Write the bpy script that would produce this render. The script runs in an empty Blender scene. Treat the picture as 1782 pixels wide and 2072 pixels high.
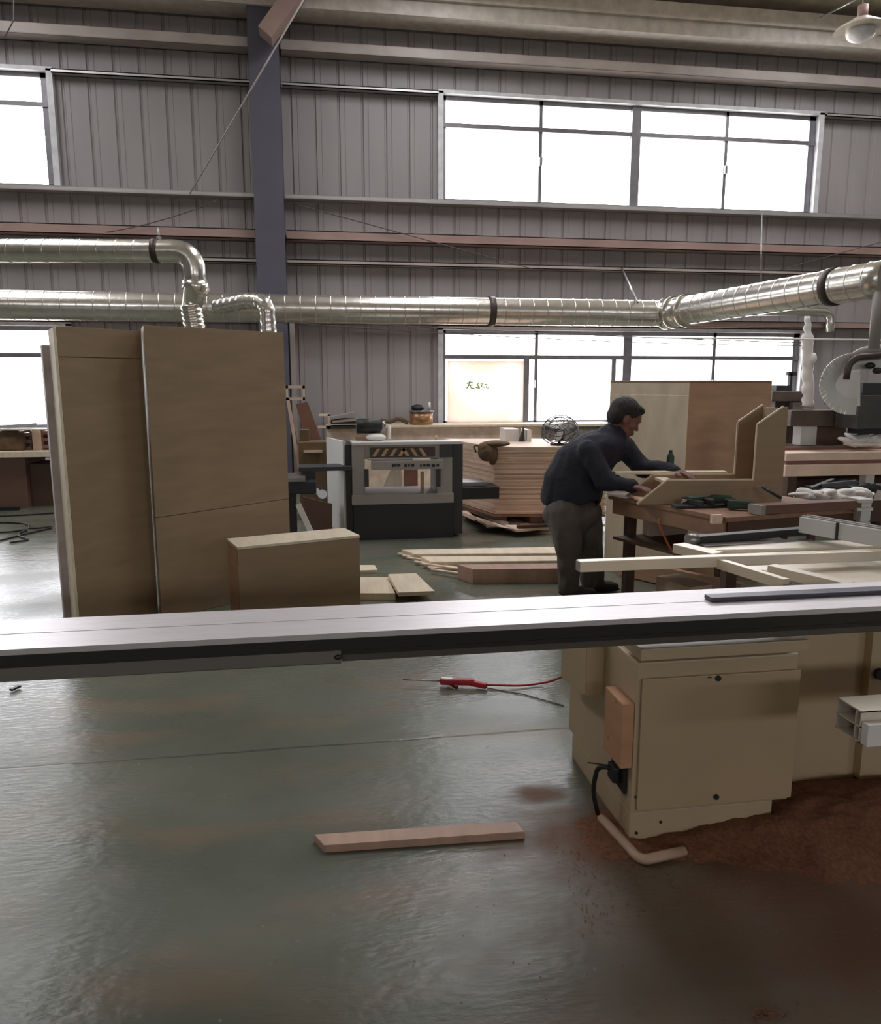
import bpy, bmesh, math, random
from mathutils import Vector, Matrix, Euler, noise
random.seed(7)
sc = bpy.context.scene
col = sc.collection

# ------------------------------------------------------------------ camera
F = 1580.; CX = 891.; CY = 1036.; H = 1.6
PI_ = math.radians(9.73); YW = math.radians(9.0)
cam_d = bpy.data.cameras.new('camera'); cam = bpy.data.objects.new('camera', cam_d); col.objects.link(cam)
cam_d.sensor_fit = 'HORIZONTAL'; cam_d.sensor_width = 36.0; cam_d.lens = 36.0*F/1782.0
cam_d.clip_start = 0.05; cam_d.clip_end = 200
cam.location = (0, 0, H); cam.rotation_euler = (math.radians(90)-PI_, 0, -YW)
sc.camera = cam
sc.view_settings.view_transform = 'Standard'; sc.view_settings.look = 'None'
sc.view_settings.gamma = 1; sc.view_settings.use_curve_mapping = False
sc.view_settings.exposure = 0.0
SKY = 14.0
w = bpy.data.worlds.new('world'); sc.world = w; w.use_nodes = True
bg = w.node_tree.nodes['Background']; bg.inputs[1].default_value = SKY
_n = w.node_tree.nodes; _l = w.node_tree.links      # overcast sky above, paler ground below the horizon
_tc = _n.new('ShaderNodeTexCoord'); _sp = _n.new('ShaderNodeSeparateXYZ'); _cr = _n.new('ShaderNodeValToRGB')
_l.new(_tc.outputs['Generated'], _sp.inputs[0]); _l.new(_sp.outputs[2], _cr.inputs[0])
_cr.color_ramp.elements[0].position = 0.0; _cr.color_ramp.elements[0].color = (0.58, 0.55, 0.52, 1)
_cr.color_ramp.elements[1].position = 0.12; _cr.color_ramp.elements[1].color = (0.97, 0.965, 1.0, 1)
_l.new(_cr.outputs[0], bg.inputs[0])
sc.cycles.max_bounces = 8; sc.cycles.diffuse_bounces = 5; sc.cycles.glossy_bounces = 4
sc.cycles.transparent_max_bounces = 12; sc.cycles.sample_clamp_indirect = 6.0
sc.cycles.use_denoising = True
sc.cycles.caustics_reflective = False

# openings that let the sky in: (centre, size x, size y, rotation)
def portal(c, sx, sy, rot):
    l = bpy.data.lights.new('daylight', 'AREA'); l.shape = 'RECTANGLE'; l.size = sx; l.size_y = sy
    l.cycles.is_portal = True
    o = bpy.data.objects.new('daylight', l); col.objects.link(o); o.location = c; o.rotation_euler = rot

# ------------------------------------------------------------------ the view as a ruler for distances in the hall
fwv = Vector((math.sin(YW)*math.cos(PI_), math.cos(YW)*math.cos(PI_), -math.sin(PI_)))
rtv = Vector((math.cos(YW), -math.sin(YW), 0))
upv = Vector((math.sin(YW)*math.sin(PI_), math.cos(YW)*math.sin(PI_), math.cos(PI_)))
O3 = Vector((0, 0, H))
def ray(px, py): return fwv + (px-CX)/F*rtv - (py-CY)/F*upv
def PY(px, py, Y):
    d = ray(px, py); return O3 + d*(Y/d.y)
def PZ(px, py, z):
    d = ray(px, py); return O3 + d*((z-H)/d.z)
def E(px, py, hd):
    b = -(py-CY)/F
    return O3 + ray(px, py)*(hd/(math.cos(PI_)+b*math.sin(PI_)))
def G(px, hd, z):
    b = math.tan(math.atan((z-H)/hd)+PI_); return E(px, CY-b*F, hd)

# ------------------------------------------------------------------ materials
MATS = {}
def lin(c): return tuple(((x/255)/12.92 if x/255 <= 0.04045 else ((x/255+0.055)/1.055)**2.4) for x in c)
def mat(name, rgb, rough=0.6, metal=0.0, nscale=8, namt=0.15, bump=0.0, bscale=40, stretch=(1, 1, 1), spec=0.5, sheen=0):
    if name in MATS: return MATS[name]
    m = bpy.data.materials.new(name); m.use_nodes = True; nt = m.node_tree; N = nt.nodes; L = nt.links
    b = N['Principled BSDF']; b.inputs['Roughness'].default_value = rough; b.inputs['Metallic'].default_value = metal
    b.inputs['Specular IOR Level'].default_value = spec
    c = lin(rgb)
    tc = N.new('ShaderNodeTexCoord'); mp = N.new('ShaderNodeMapping'); mp.inputs['Scale'].default_value = stretch
    L.new(tc.outputs['Object'], mp.inputs['Vector'])
    n = N.new('ShaderNodeTexNoise'); n.inputs['Scale'].default_value = nscale; n.inputs['Detail'].default_value = 6
    L.new(mp.outputs[0], n.inputs['Vector'])
    r = N.new('ShaderNodeValToRGB'); r.color_ramp.elements[0].position = 0.3; r.color_ramp.elements[1].position = 0.7
    r.color_ramp.elements[0].color = tuple(x*(1-namt) for x in c)+(1,)
    r.color_ramp.elements[1].color = tuple(min(1, x*(1+namt)) for x in c)+(1,)
    L.new(n.outputs['Fac'], r.inputs[0]); L.new(r.outputs[0], b.inputs['Base Color'])
    if bump:
        n2 = N.new('ShaderNodeTexNoise'); n2.inputs['Scale'].default_value = bscale; n2.inputs['Detail'].default_value = 4
        L.new(mp.outputs[0], n2.inputs['Vector'])
        bp = N.new('ShaderNodeBump'); bp.inputs['Strength'].default_value = bump; bp.inputs['Distance'].default_value = 0.02
        L.new(n2.outputs['Fac'], bp.inputs['Height']); L.new(bp.outputs[0], b.inputs['Normal'])
    MATS[name] = m; return m

WALL = mat('painted wall sheet', (154, 149, 149), 0.5, 0, 1.2, 0.10, stretch=(1, 1, 0.3))
GIRT = mat('primed steel', (176, 165, 158), 0.45, 0, 3, 0.12)
GALV_G = mat('galvanised girt', (185, 182, 182), 0.35, 0.5, 3, 0.1)
COLM = mat('column paint', (84, 82, 94), 0.5, 0, 2, 0.1)
REDP = mat('red oxide primer', (160, 134, 126), 0.5, 0, 2, 0.12)
FOIL = mat('foil insulation', (236, 222, 202), 0.45, 0.1, 3, 0.25, bump=0.8, bscale=6)
DUCT = mat('galvanised duct', (218, 215, 208), 0.24, 0.9, 14, 0.10, bump=0.08, bscale=18)
BAND = mat('dark clamp band', (80, 72, 68), 0.5, 0.6)
ALU = mat('aluminium frame', (120, 118, 122), 0.4, 0.5)
ALUW = mat('white window trim', (205, 205, 208), 0.45, 0.1)
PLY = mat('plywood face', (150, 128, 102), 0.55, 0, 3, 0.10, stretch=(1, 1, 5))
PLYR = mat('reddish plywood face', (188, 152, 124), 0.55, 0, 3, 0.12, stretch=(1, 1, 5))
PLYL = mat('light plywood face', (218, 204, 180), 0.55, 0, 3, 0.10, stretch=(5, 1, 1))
EDGE = mat('board edge', (222, 208, 182), 0.6, 0, 20, 0.1)
PINK = mat('pinkish board', (226, 200, 180), 0.6, 0, 3, 0.12)
PINKE = mat('stacked board edges', (214, 180, 156), 0.7, 0, 5, 0.12, stretch=(1, 1, 14))
BENCHW = mat('bench wood', (140, 106, 84), 0.6, 0, 4, 0.2, stretch=(4, 1, 1))
DARKW = mat('dark wood', (78, 54, 40), 0.6, 0, 4, 0.2)
BROWN = mat('brown laminate', (112, 82, 70), 0.55, 0, 3, 0.12)
ORANGE = mat('orange wood block', (184, 138, 104), 0.55, 0, 4, 0.12, stretch=(1, 1, 4))
REDW = mat('red stained wood', (146, 104, 88), 0.55, 0, 4, 0.15)
CREAM = mat('cream machine paint', (184, 164, 134), 0.4, 0, 2, 0.05)
CREAMD = mat('cream machine door paint', (178, 157, 126), 0.4, 0, 2, 0.05)
SALU = mat('sliding table aluminium', (218, 213, 216), 0.42, 0.35, 6, 0.06, stretch=(1, 12, 1))
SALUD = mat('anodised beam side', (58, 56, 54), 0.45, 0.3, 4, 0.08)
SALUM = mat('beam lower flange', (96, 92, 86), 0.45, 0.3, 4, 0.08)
ALUB = mat('extruded aluminium bar', (226, 216, 200), 0.35, 0.3, 5, 0.05)
BLACK = mat('black paint', (30, 30, 33), 0.5, 0, 5, 0.1)
RUB = mat('black rubber', (24, 24, 24), 0.6)
MGREY = mat('machine grey paint', (150, 146, 140), 0.45, 0, 3, 0.06)
MWHITE = mat('machine pale paint', (205, 205, 200), 0.45, 0, 3, 0.05)
MDARK = mat('machine dark green paint', (48, 50, 52), 0.5, 0, 3, 0.06)
NAVYB = mat('dark blue black paint', (34, 36, 42), 0.45)
STEEL = mat('plain steel', (150, 150, 150), 0.3, 0.8)
GREENG = mat('dark green plastic', (34, 62, 42), 0.5)
RED = mat('red rubber', (170, 36, 48), 0.5)
REDO = mat('orange air hose', (170, 84, 50), 0.5)
WHITE = mat('white plastic', (225, 222, 218), 0.5, 0, 6, 0.06)
PAPER = mat('white paper', (225, 215, 205), 0.8)
YEL = mat('hazard tan', (176, 150, 112), 0.5)
CLOTH = mat('brown cloth', (100, 80, 60), 0.9, 0, 10, 0.3, bump=0.4)
BRASS = mat('brass coloured pot', (168, 128, 92), 0.35, 0.5)
SKIN = mat('skin', (118, 80, 70), 0.55, 0, 20, 0.08)
HAIR = mat('dark hair', (34, 28, 26), 0.7, 0, 60, 0.3, bump=0.5, bscale=120)
JACK = mat('navy jacket cloth', (31, 31, 42), 0.85, 0, 12, 0.15, bump=0.3, bscale=30)
TROU = mat('charcoal trouser cloth', (84, 77, 73), 0.85, 0, 12, 0.15, bump=0.3, bscale=30)
SHOE = mat('black shoe', (28, 26, 26), 0.6)
CHIP = mat('sawdust', (126, 84, 62), 0.95, 0, 70, 0.3, bump=0.5, bscale=260)
PIPEC = mat('dusty plastic conduit', (190, 162, 140), 0.6, 0, 8, 0.1)
PBOARD = mat('offcut board', (172, 140, 122), 0.6, 0, 4, 0.12, stretch=(4, 1, 1))
LAMPM = mat('lamp glass', (235, 235, 235), 0.3)
CABLE = mat('grey cable', (90, 84, 84), 0.6)
ROPE = mat('pale steel rope', (185, 180, 180), 0.5)

# glass
m = bpy.data.materials.new('window glass'); m.use_nodes = True; nt = m.node_tree; nt.nodes.clear()
out = nt.nodes.new('ShaderNodeOutputMaterial'); mx = nt.nodes.new('ShaderNodeMixShader'); mx.inputs[0].default_value = 0.06
tr = nt.nodes.new('ShaderNodeBsdfTransparent'); tr.inputs[0].default_value = (0.97, 0.975, 0.98, 1)
gl = nt.nodes.new('ShaderNodeBsdfGlossy'); gl.inputs['Roughness'].default_value = 0.05
nt.links.new(tr.outputs[0], mx.inputs[1]); nt.links.new(gl.outputs[0], mx.inputs[2]); nt.links.new(mx.outputs[0], out.inputs[0])
GLASS = m
# pale sheet taped behind one pane: sky shows through it
m = bpy.data.materials.new('translucent sheet'); m.use_nodes = True; nt = m.node_tree; nt.nodes.clear()
out = nt.nodes.new('ShaderNodeOutputMaterial'); mx = nt.nodes.new('ShaderNodeMixShader'); mx.inputs[0].default_value = 0.85
df = nt.nodes.new('ShaderNodeBsdfDiffuse'); tl = nt.nodes.new('ShaderNodeBsdfTranslucent')
tc = nt.nodes.new('ShaderNodeTexCoord'); nz = nt.nodes.new('ShaderNodeTexNoise'); nz.inputs['Scale'].default_value = 1.6
rp = nt.nodes.new('ShaderNodeValToRGB'); rp.color_ramp.elements[0].position = .38; rp.color_ramp.elements[1].position = .62
rp.color_ramp.elements[0].color = (0.52, 0.43, 0.38, 1); rp.color_ramp.elements[1].color = (0.54, 0.50, 0.47, 1)
nt.links.new(tc.outputs['Object'], nz.inputs['Vector']); nt.links.new(nz.outputs['Fac'], rp.inputs[0])
nt.links.new(rp.outputs[0], df.inputs[0]); nt.links.new(rp.outputs[0], tl.inputs[0])
nt.links.new(df.outputs[0], mx.inputs[1]); nt.links.new(tl.outputs[0], mx.inputs[2]); nt.links.new(mx.outputs[0], out.inputs[0])
SHEET = m

# floor: worn green-grey paint, damp gloss, joint lines, sawdust strewn about the saw
def floor_mat():
    m = bpy.data.materials.new('worn concrete floor'); m.use_nodes = True; nt = m.node_tree; N = nt.nodes; L = nt.links
    b = N['Principled BSDF']; tc = N.new('ShaderNodeTexCoord')
    def nz(scale, det=6, st=(1, 1, 1)):
        mp = N.new('ShaderNodeMapping'); mp.inputs['Scale'].default_value = st; L.new(tc.outputs['Object'], mp.inputs[0])
        n = N.new('ShaderNodeTexNoise'); n.inputs['Scale'].default_value = scale; n.inputs['Detail'].default_value = det
        L.new(mp.outputs[0], n.inputs['Vector']); return n.outputs['Fac']
    def ramp(f, p0, c0, p1, c1):
        r = N.new('ShaderNodeValToRGB'); r.color_ramp.elements[0].position = p0; r.color_ramp.elements[1].position = p1
        r.color_ramp.elements[0].color = c0; r.color_ramp.elements[1].color = c1; L.new(f, r.inputs[0]); return r.outputs[0]
    def g(v): return (v, v, v, 1)
    def mixc(f, a, bb):
        x = N.new('ShaderNodeMix'); x.data_type = 'RGBA'
        L.new(f, x.inputs[0]) if not isinstance(f, float) else None
        L.new(a, x.inputs[6]); L.new(bb, x.inputs[7]); return x.outputs[2]
    def math_(op, a, bb=None, v=None):
        x = N.new('ShaderNodeMath'); x.operation = op; L.new(a, x.inputs[0])
        if bb is not None: L.new(bb, x.inputs[1])
        elif v is not None: x.inputs[1].default_value = v
        return x.outputs[0]
    base = ramp(nz(0.9, 8), 0.3, lin((86, 90, 80))+(1,), 0.72, lin((114, 117, 104))+(1,))
    stain = ramp(nz(2.2, 5, (0.6, 1.6, 1)), 0.5, g(0), 0.75, g(0.5))
    brown = N.new('ShaderNodeRGB'); brown.outputs[0].default_value = lin((138, 112, 92))+(1,)
    base = mixc(stain, base, brown.outputs[0])
    # dust around the saw
    sep = N.new('ShaderNodeSeparateXYZ'); L.new(tc.outputs['Object'], sep.inputs[0])
    def near(cx, cy, sx, sy):
        a = math_('MULTIPLY', math_('SUBTRACT', sep.outputs[0], v=cx), v=1/sx); a = math_('POWER', a, v=2)
        q = math_('MULTIPLY', math_('SUBTRACT', sep.outputs[1], v=cy), v=1/sy); q = math_('POWER', q, v=2)
        return math_('SQRT', math_('ADD', a, q))
    d = near(1.75, 1.95, 1.15, 0.80)
    d = math_('ADD', d, math_('MULTIPLY', nz(5, 8), v=0.9))
    d2 = math_('ADD', near(.98, 2.38, .42, .30), math_('MULTIPLY', nz(8, 8), v=0.9)); d = math_('MINIMUM', d, d2); d3 = math_('ADD', near(.82, 2.72, .13, .085), math_('MULTIPLY', nz(12, 6), v=0.9)); d = math_('MINIMUM', d, d3)
    r = N.new('ShaderNodeMapRange'); r.inputs[1].default_value = 0.75; r.inputs[2].default_value = 1.7; r.inputs[3].default_value = 0.93; r.inputs[4].default_value = 0
    L.new(d, r.inputs[0]); dust = r.outputs[0]
    dust_c = N.new('ShaderNodeRGB'); dust_c.outputs[0].default_value = lin((104, 76, 60))+(1,)
    base2 = mixc(dust, base, dust_c.outputs[0])
    # small pale crumbs
    vo = N.new('ShaderNodeTexVoronoi'); vo.inputs['Scale'].default_value = 7; L.new(tc.outputs['Object'], vo.inputs['Vector'])
    crumb = ramp(vo.outputs['Distance'], 0.0, g(0.75), 0.045, g(0))
    pale = N.new('ShaderNodeRGB'); pale.outputs[0].default_value = lin((176, 168, 156))+(1,)
    base3 = mixc(crumb, base2, pale.outputs[0])
    # joints every 4 m
    def joint(o, off):
        a = math_('ADD', o, v=off); a = math_('PINGPONG', a, v=2.0)
        rr = N.new('ShaderNodeMapRange'); rr.inputs[1].default_value = 0.0; rr.inputs[2].default_value = 0.010; rr.inputs[3].default_value = 1; rr.inputs[4].default_value = 0
        L.new(a, rr.inputs[0]); return rr.outputs[0]
    warp = math_('ADD', sep.outputs[1], math_('MULTIPLY', nz(3, 3), v=0.03))
    j = joint(warp, 0.72)
    jc = N.new('ShaderNodeRGB'); jc.outputs[0].default_value = lin((60, 60, 56))+(1,)
    jm = math_('MULTIPLY', j, v=0.7)
    base4 = mixc(jm, base3, jc.outputs[0])
    L.new(base4, b.inputs['Base Color'])
    # gloss: painted surface wears away in patches
    ro = ramp(nz(1.3, 7, (0.7, 1.3, 1)), 0.36, g(0.17), 0.66, g(0.38))
    rr = N.new('ShaderNodeMix'); rr.data_type = 'FLOAT'; L.new(dust, rr.inputs[0]); L.new(ro, rr.inputs[2]); rr.inputs[3].default_value = 0.75
    L.new(rr.outputs[0], b.inputs['Roughness'])
    b.inputs['Specular IOR Level'].default_value = 0.29
    bp = N.new('ShaderNodeBump'); bp.inputs['Strength'].default_value = 0.26; bp.inputs['Distance'].default_value = 0.010
    hh = math_('ADD', nz(22, 10, (0.8, 2.2, 1)), math_('MULTIPLY', nz(5, 6), v=1.2)); hh = math_('SUBTRACT', hh, j)
    L.new(hh, bp.inputs['Height']); L.new(bp.outputs[0], b.inputs['Normal'])
    return m
FLOOR = floor_mat()

# ------------------------------------------------------------------ mesh helpers
class MB:
    def __init__(s): s.bm = bmesh.new()
    def _app(s, t):
        me = bpy.data.meshes.new('t'); t.to_mesh(me); t.free(); s.bm.from_mesh(me); bpy.data.meshes.remove(me); return s
    def box(s, a, b, bev=0.0, M=None):
        t = bmesh.new(); a = Vector(a); b = Vector(b)
        bmesh.ops.create_cube(t, size=1, matrix=Matrix.Translation((a+b)/2) @ Matrix.Diagonal((abs(b.x-a.x), abs(b.y-a.y), abs(b.z-a.z), 1)))
        if bev: bmesh.ops.bevel(t, geom=list(t.edges), offset=bev, segments=2, affect='EDGES', profile=0.6)
        if M is not None: bmesh.ops.transform(t, matrix=M, verts=t.verts)
        return s._app(t)
    def bar(s, p, q, wd, ht, up=(0, 0, 1), bev=0.0):     # rectangular bar from p to q
        p = Vector(p); q = Vector(q); x = (q-p); Ln = x.length; x.normalize(); u = Vector(up); y = u.cross(x)
        if y.length < 1e-4: y = Vector((0, 1, 0)).cross(x)
        y.normalize(); z = x.cross(y)
        M = Matrix(((x.x, y.x, z.x, p.x), (x.y, y.y, z.y, p.y), (x.z, y.z, z.z, p.z), (0, 0, 0, 1)))
        return s.box((0, -wd/2, -ht/2), (Ln, wd/2, ht/2), bev, M)
    def prism(s, pts, ext, bev=0.0):                      # polygon swept along ext
        t = bmesh.new(); ext = Vector(ext)
        a = [t.verts.new(Vector(p)) for p in pts]; b = [t.verts.new(Vector(p)+ext) for p in pts]
        n = len(a); t.faces.new(a); t.faces.new(b[::-1])
        for i in range(n): t.faces.new((a[i], b[i], b[(i+1) % n], a[(i+1) % n]))
        bmesh.ops.recalc_face_normals(t, faces=t.faces)
        if bev: bmesh.ops.bevel(t, geom=list(t.edges), offset=bev, segments=2, affect='EDGES')
        return s._app(t)
    def cyl(s, p, q, r, r2=None, seg=20):
        p = Vector(p); q = Vector(q); d = q-p; t = bmesh.new()
        bmesh.ops.create_cone(t, cap_ends=True, segments=seg, radius1=r, radius2=r if r2 is None else r2, depth=d.length)
        M = Matrix.Translation((p+q)/2) @ d.to_track_quat('Z', 'Y').to_matrix().to_4x4()
        bmesh.ops.transform(t, matrix=M, verts=t.verts)
        for f in t.faces: f.smooth = len(f.verts) == 4
        return s._app(t)
    def tube(s, pts, r, seg=10, rs=None, caps=True, smooth=True):
        pts = [Vector(p) for p in pts]; t = bmesh.new(); rings = []; n = len(pts)
        nrm = None
        for i, p in enumerate(pts):
            d = (pts[min(i+1, n-1)]-pts[max(i-1, 0)]).normalized()
            if nrm is None:
                nrm = d.orthogonal().normalized()
            else:
                nrm = (nrm - d*nrm.dot(d)).normalized()
            bi = d.cross(nrm); rr = rs[i] if rs else r
            rings.append([t.verts.new(p+rr*(math.cos(2*math.pi*k/seg)*nrm+math.sin(2*math.pi*k/seg)*bi)) for k in range(seg)])
        for i in range(n-1):
            for k in range(seg):
                f = t.faces.new((rings[i][k], rings[i][(k+1) % seg], rings[i+1][(k+1) % seg], rings[i+1][k])); f.smooth = smooth
        if caps: t.faces.new(rings[0][::-1]); t.faces.new(rings[-1])
        return s._app(t)
    def ell(s, c, r, M=None, seg=20):
        t = bmesh.new(); bmesh.ops.create_uvsphere(t, u_segments=seg, v_segments=seg//2+2, radius=1)
        R = M if M is not None else Matrix.Identity(4)
        bmesh.ops.transform(t, matrix=Matrix.Translation(Vector(c)) @ R @ Matrix.Diagonal((r[0], r[1], r[2], 1)), verts=t.verts)
        for f in t.faces: f.smooth = True
        return s._app(t)
    def cap(s, p, r1, q, r2):
        return s.cyl(p, q, r1, r2, 16).ell(p, (r1,)*3, None, 16).ell(q, (r2,)*3, None, 16)
    def torus(s, c, R, r, M=None, seg=28, rs=8):
        M = M if M is not None else Matrix.Identity(3)
        pts = [Vector(c)+M @ Vector((R*math.cos(a), R*math.sin(a), 0)) for a in [2*math.pi*i/seg for i in range(seg+1)]]
        return s.tube(pts, r, rs, caps=False)
    def build(s, name, material, parent=None, origin=None):
        bm = s.bm
        if parent is not None: o0 = parent_world(parent)
        elif origin is not None: o0 = Vector(origin)
        else:
            xs = [v.co for v in bm.verts]
            mn = [min(v[i] for v in xs) for i in range(3)]; mxx = [max(v[i] for v in xs) for i in range(3)]
            o0 = Vector(((mn[0]+mxx[0])/2, (mn[1]+mxx[1])/2, mn[2]))
        bmesh.ops.translate(bm, verts=bm.verts, vec=-o0)
        me = bpy.data.meshes.new(name); bm.to_mesh(me); bm.free()
        for mm in (material if isinstance(material, (list, tuple)) else [material]): me.materials.append(mm)
        o = bpy.data.objects.new(name, me); col.objects.link(o)
        if parent is not None: o.parent = parent
        else: o.location = o0
        return o
def parent_world(p):
    v = Vector((0, 0, 0))
    while p is not None: v = v+p.location; p = p.parent
    return v
def tag(o, label=None, cat=None, group=None, kind=None):
    if label: o['label'] = label
    if cat: o['category'] = cat
    if group: o['group'] = group
    if kind: o['kind'] = kind
    return o
def thing(name, label, cat, loc, group=None):
    o = bpy.data.objects.new(name, None); o.empty_display_size = 0.1; col.objects.link(o); o.location = Vector(loc)
    return tag(o, label, cat, group)
def struct(o): o['kind'] = 'structure'; return o
def fb(mb, x0, y0, x1, y1, Y0, Y1, bev=0.0):               # box whose front face, at distance Y0, spans these sight lines
    a = PY(x0, (y0+y1)/2, Y0); b = PY(x1, (y0+y1)/2, Y0); t = PY((x0+x1)/2, y0, Y0); u = PY((x0+x1)/2, y1, Y0)
    return mb.box((a.x, Y0, u.z), (b.x, Y1, t.z), bev)
def arc(pts, rad, n=6):                                    # round the corners of a path
    pts = [Vector(p) for p in pts]; out = [pts[0]]
    for i in range(1, len(pts)-1):
        a, b, c = pts[i-1], pts[i], pts[i+1]; d1 = (a-b); d2 = (c-b); r = min(rad, d1.length*.49, d2.length*.49)
        p = b+d1.normalized()*r; q = b+d2.normalized()*r
        for k in range(n+1):
            t = k/n; out.append(p*(1-t)**2+b*2*t*(1-t)+q*t*t)
    out.append(pts[-1]); return out
def sag(p, q, s, n=16):
    p = Vector(p); q = Vector(q)
    return [p.lerp(q, i/n)-Vector((0, 0, s*4*(i/n)*(1-i/n))) for i in range(n+1)]

# ================================================================== SETTING
X0, X1, Y0, YB = -15.0, 21.0, -12.0, 12.0
b = MB(); b.box((X0, Y0, -0.1), (X1, YB+0.2, 0)); f = struct(b.build('floor', FLOOR, origin=(0, 0, 0)))

WIN = [(1.93, 7.85, 0.90, 2.32), (1.93, 7.85, 4.17, 5.63), (-9.4, -3.43, 0.90, 2.32), (-9.4, -3.43, 4.17, 5.63),
       (10.9, 16.9, 0.90, 2.32), (10.9, 16.9, 4.17, 5.63)]
def sheet_wall(name, Y, s, wins, top=7.0):
    # trapezoid-profiled sheet: flat pans with a narrow V seam each 0.335 m
    bm = bmesh.new(); zs = sorted({0.0, top, *[q for w_ in wins for q in w_[2:4]]})
    prof = []; x = X0
    while x < X1:
        prof += [(x, 0.0), (x+0.012, 0.022), (x+0.030, 0.022), (x+0.042, 0.0), (x+0.10, 0.0), (x+0.106, 0.006), (x+0.115, 0.0)]; x += 0.335
    prof.append((X1, 0))
    xs = sorted(set([p[0] for p in prof]+[q for w_ in wins for q in w_[:2]]))
    def dep(xx):
        for i in range(len(prof)-1):
            if prof[i][0] <= xx <= prof[i+1][0]:
                t = (xx-prof[i][0])/max(1e-9, prof[i+1][0]-prof[i][0]); return prof[i][1]*(1-t)+prof[i+1][1]*t
        return 0
    grid = {}
    for xx in xs:
        for z in zs: grid[xx, z] = bm.verts.new((xx, Y+s*dep(xx), z))
    for i in range(len(xs)-1):
        for k in range(len(zs)-1):
            cx, cz = (xs[i]+xs[i+1])/2, (zs[k]+zs[k+1])/2
            if any(a < cx < b_ and c < cz < d for a, b_, c, d in wins): continue
            bm.faces.new((grid[xs[i], zs[k]], grid[xs[i+1], zs[k]], grid[xs[i+1], zs[k+1]], grid[xs[i], zs[k+1]]))
    m_ = MB(); m_.bm.free(); m_.bm = bm
    return struct(m_.build(name, WALL, origin=(0, Y, 0)))
sheet_wall('wall_back', YB, 1, WIN)
REAR_FILL = [(a, a+5.0, 3.8, 4.7) for a in (-10, 0, 10)]  # unseen openings behind the camera, added as fill for the near faces
sheet_wall('wall_front', Y0, -1, REAR_FILL)
b = MB(); b.box((X0-0.1, Y0, 0), (X0, YB, 9)); struct(b.build('wall_left', WALL))
b = MB(); b.box((X1, Y0, 0), (X1+0.1, YB, 9)); struct(b.build('wall_right', WALL))
# roof: two slopes; the unseen open strips are added to light the hall
def roofz(y): return 6.95+0.09*(12-abs(y)) if True else 0
SKYL_ADDED = [(-5.0, -4.0), (1.4, 2.4), (7.3, 8.3)]
bm = bmesh.new()
xs = sorted({X0, X1, *[q for s_ in SKYL_ADDED for q in s_]}); ys = [-12.0, 0.0, 5.5, 10.5, 12.0]
for i in range(len(xs)-1):
    for k in range(len(ys)-1):
        cx = (xs[i]+xs[i+1])/2
        if any(a < cx < b_ for a, b_ in SKYL_ADDED) and ys[k] in (5.5,): continue
        v = [bm.verts.new((x, y, roofz(y))) for x, y in ((xs[i], ys[k]), (xs[i+1], ys[k]), (xs[i+1], ys[k+1]), (xs[i], ys[k+1]))]
        bm.faces.new(v)
m_ = MB(); m_.bm.free(); m_.bm = bm; struct(m_.build('ceiling', FOIL, origin=(0, 0, 6.95)))
sl = math.atan(0.09)
for a, b_ in SKYL_ADDED:
    portal(((a+b_)/2, 8.0, roofz(8.0)), b_-a, 5.0, (-sl, 0, 0))
for a, b_, c, d in WIN: portal(((a+b_)/2, YB+0.08, (c+d)/2), b_-a, d-c, (math.radians(-90), 0, 0))
for a, b_, c, d in REAR_FILL: portal(((a+b_)/2, Y0-0.08, (c+d)/2), b_-a, d-c, (math.radians(90), 0, 0))

# windows
def window(n, x0, x1, z0, z1, sheet=False, transom=0.40):
    base = MB(); t = 0.05
    base.box((x0-0.08, YB-0.10, z0-0.03), (x0, YB+0.12, z1+0.03)); base.box((x1, YB-0.10, z0-0.03), (x1+0.08, YB+0.12, z1+0.03))
    base.box((x0-0.08, YB-0.10, z1), (x1+0.08, YB+0.12, z1+0.05)); base.box((x0-0.08, YB-0.12, z0-0.05), (x1+0.08, YB+0.12, z0))
    wn = struct(base.build('window_%d' % n, ALUW, origin=((x0+x1)/2, YB, z0)))
    fr = MB(); zt = z1-transom; ya, yb = YB+0.0, YB+0.06; W = x1-x0; m1, m2, m3 = x0+W*0.25, x0+W*0.5, x0+W*0.75
    fr.box((x0, ya, z0), (x0+t, yb, z1)); fr.box((x1-0.10, ya, z0), (x1, yb, z1)); fr.box((x0, ya, z0), (x1, yb, z0+0.045)); fr.box((x0, ya, z1-0.06), (x1, yb, z1))
    fr.box((x0, ya-0.02, zt-0.03), (x1, yb, zt+0.03)); fr.box((m2-0.07, ya-0.03, z0), (m2+0.07, yb, z1))
    for m_x in (m1, m3): fr.box((m_x-0.025, ya, z0), (m_x+0.025, yb, z1))
    if sheet:   # sliding sashes pushed across
        fr.box((x0+1.27, ya-0.04, z0), (x0+1.36, ya, zt)); fr.box((m2-0.26, ya-0.04, z0), (m2-0.19, ya, zt))
    fr.build('frame', ALU, wn)
    for a, c in ((x0+t, m1-0.025), (m1+0.025, m2-0.07), (m2+0.07, m3-0.025), (m3+0.025, x1-0.1)):
        g = MB(); g.box((a, YB+0.028, zt+0.03), (c, YB+0.034, z1-0.06)); g.build('pane', GLASS, wn)
        g = MB(); g.box((a, YB+0.028, z0+0.045), (c, YB+0.034, zt-0.03)); g.build('pane', GLASS, wn)
    if n in (1, 2):
        for m_x in (m1, m3):
            h = MB(); h.box((m_x-0.02, YB-0.05, z0+0.55), (m_x+0.02, YB, z0+0.67), 0.004); h.build('latch', ALU, wn)
    return wn
for i, (a, b_, c, d) in enumerate(WIN): window(i+1, a, b_, c, d, sheet=(i == 0))
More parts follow.
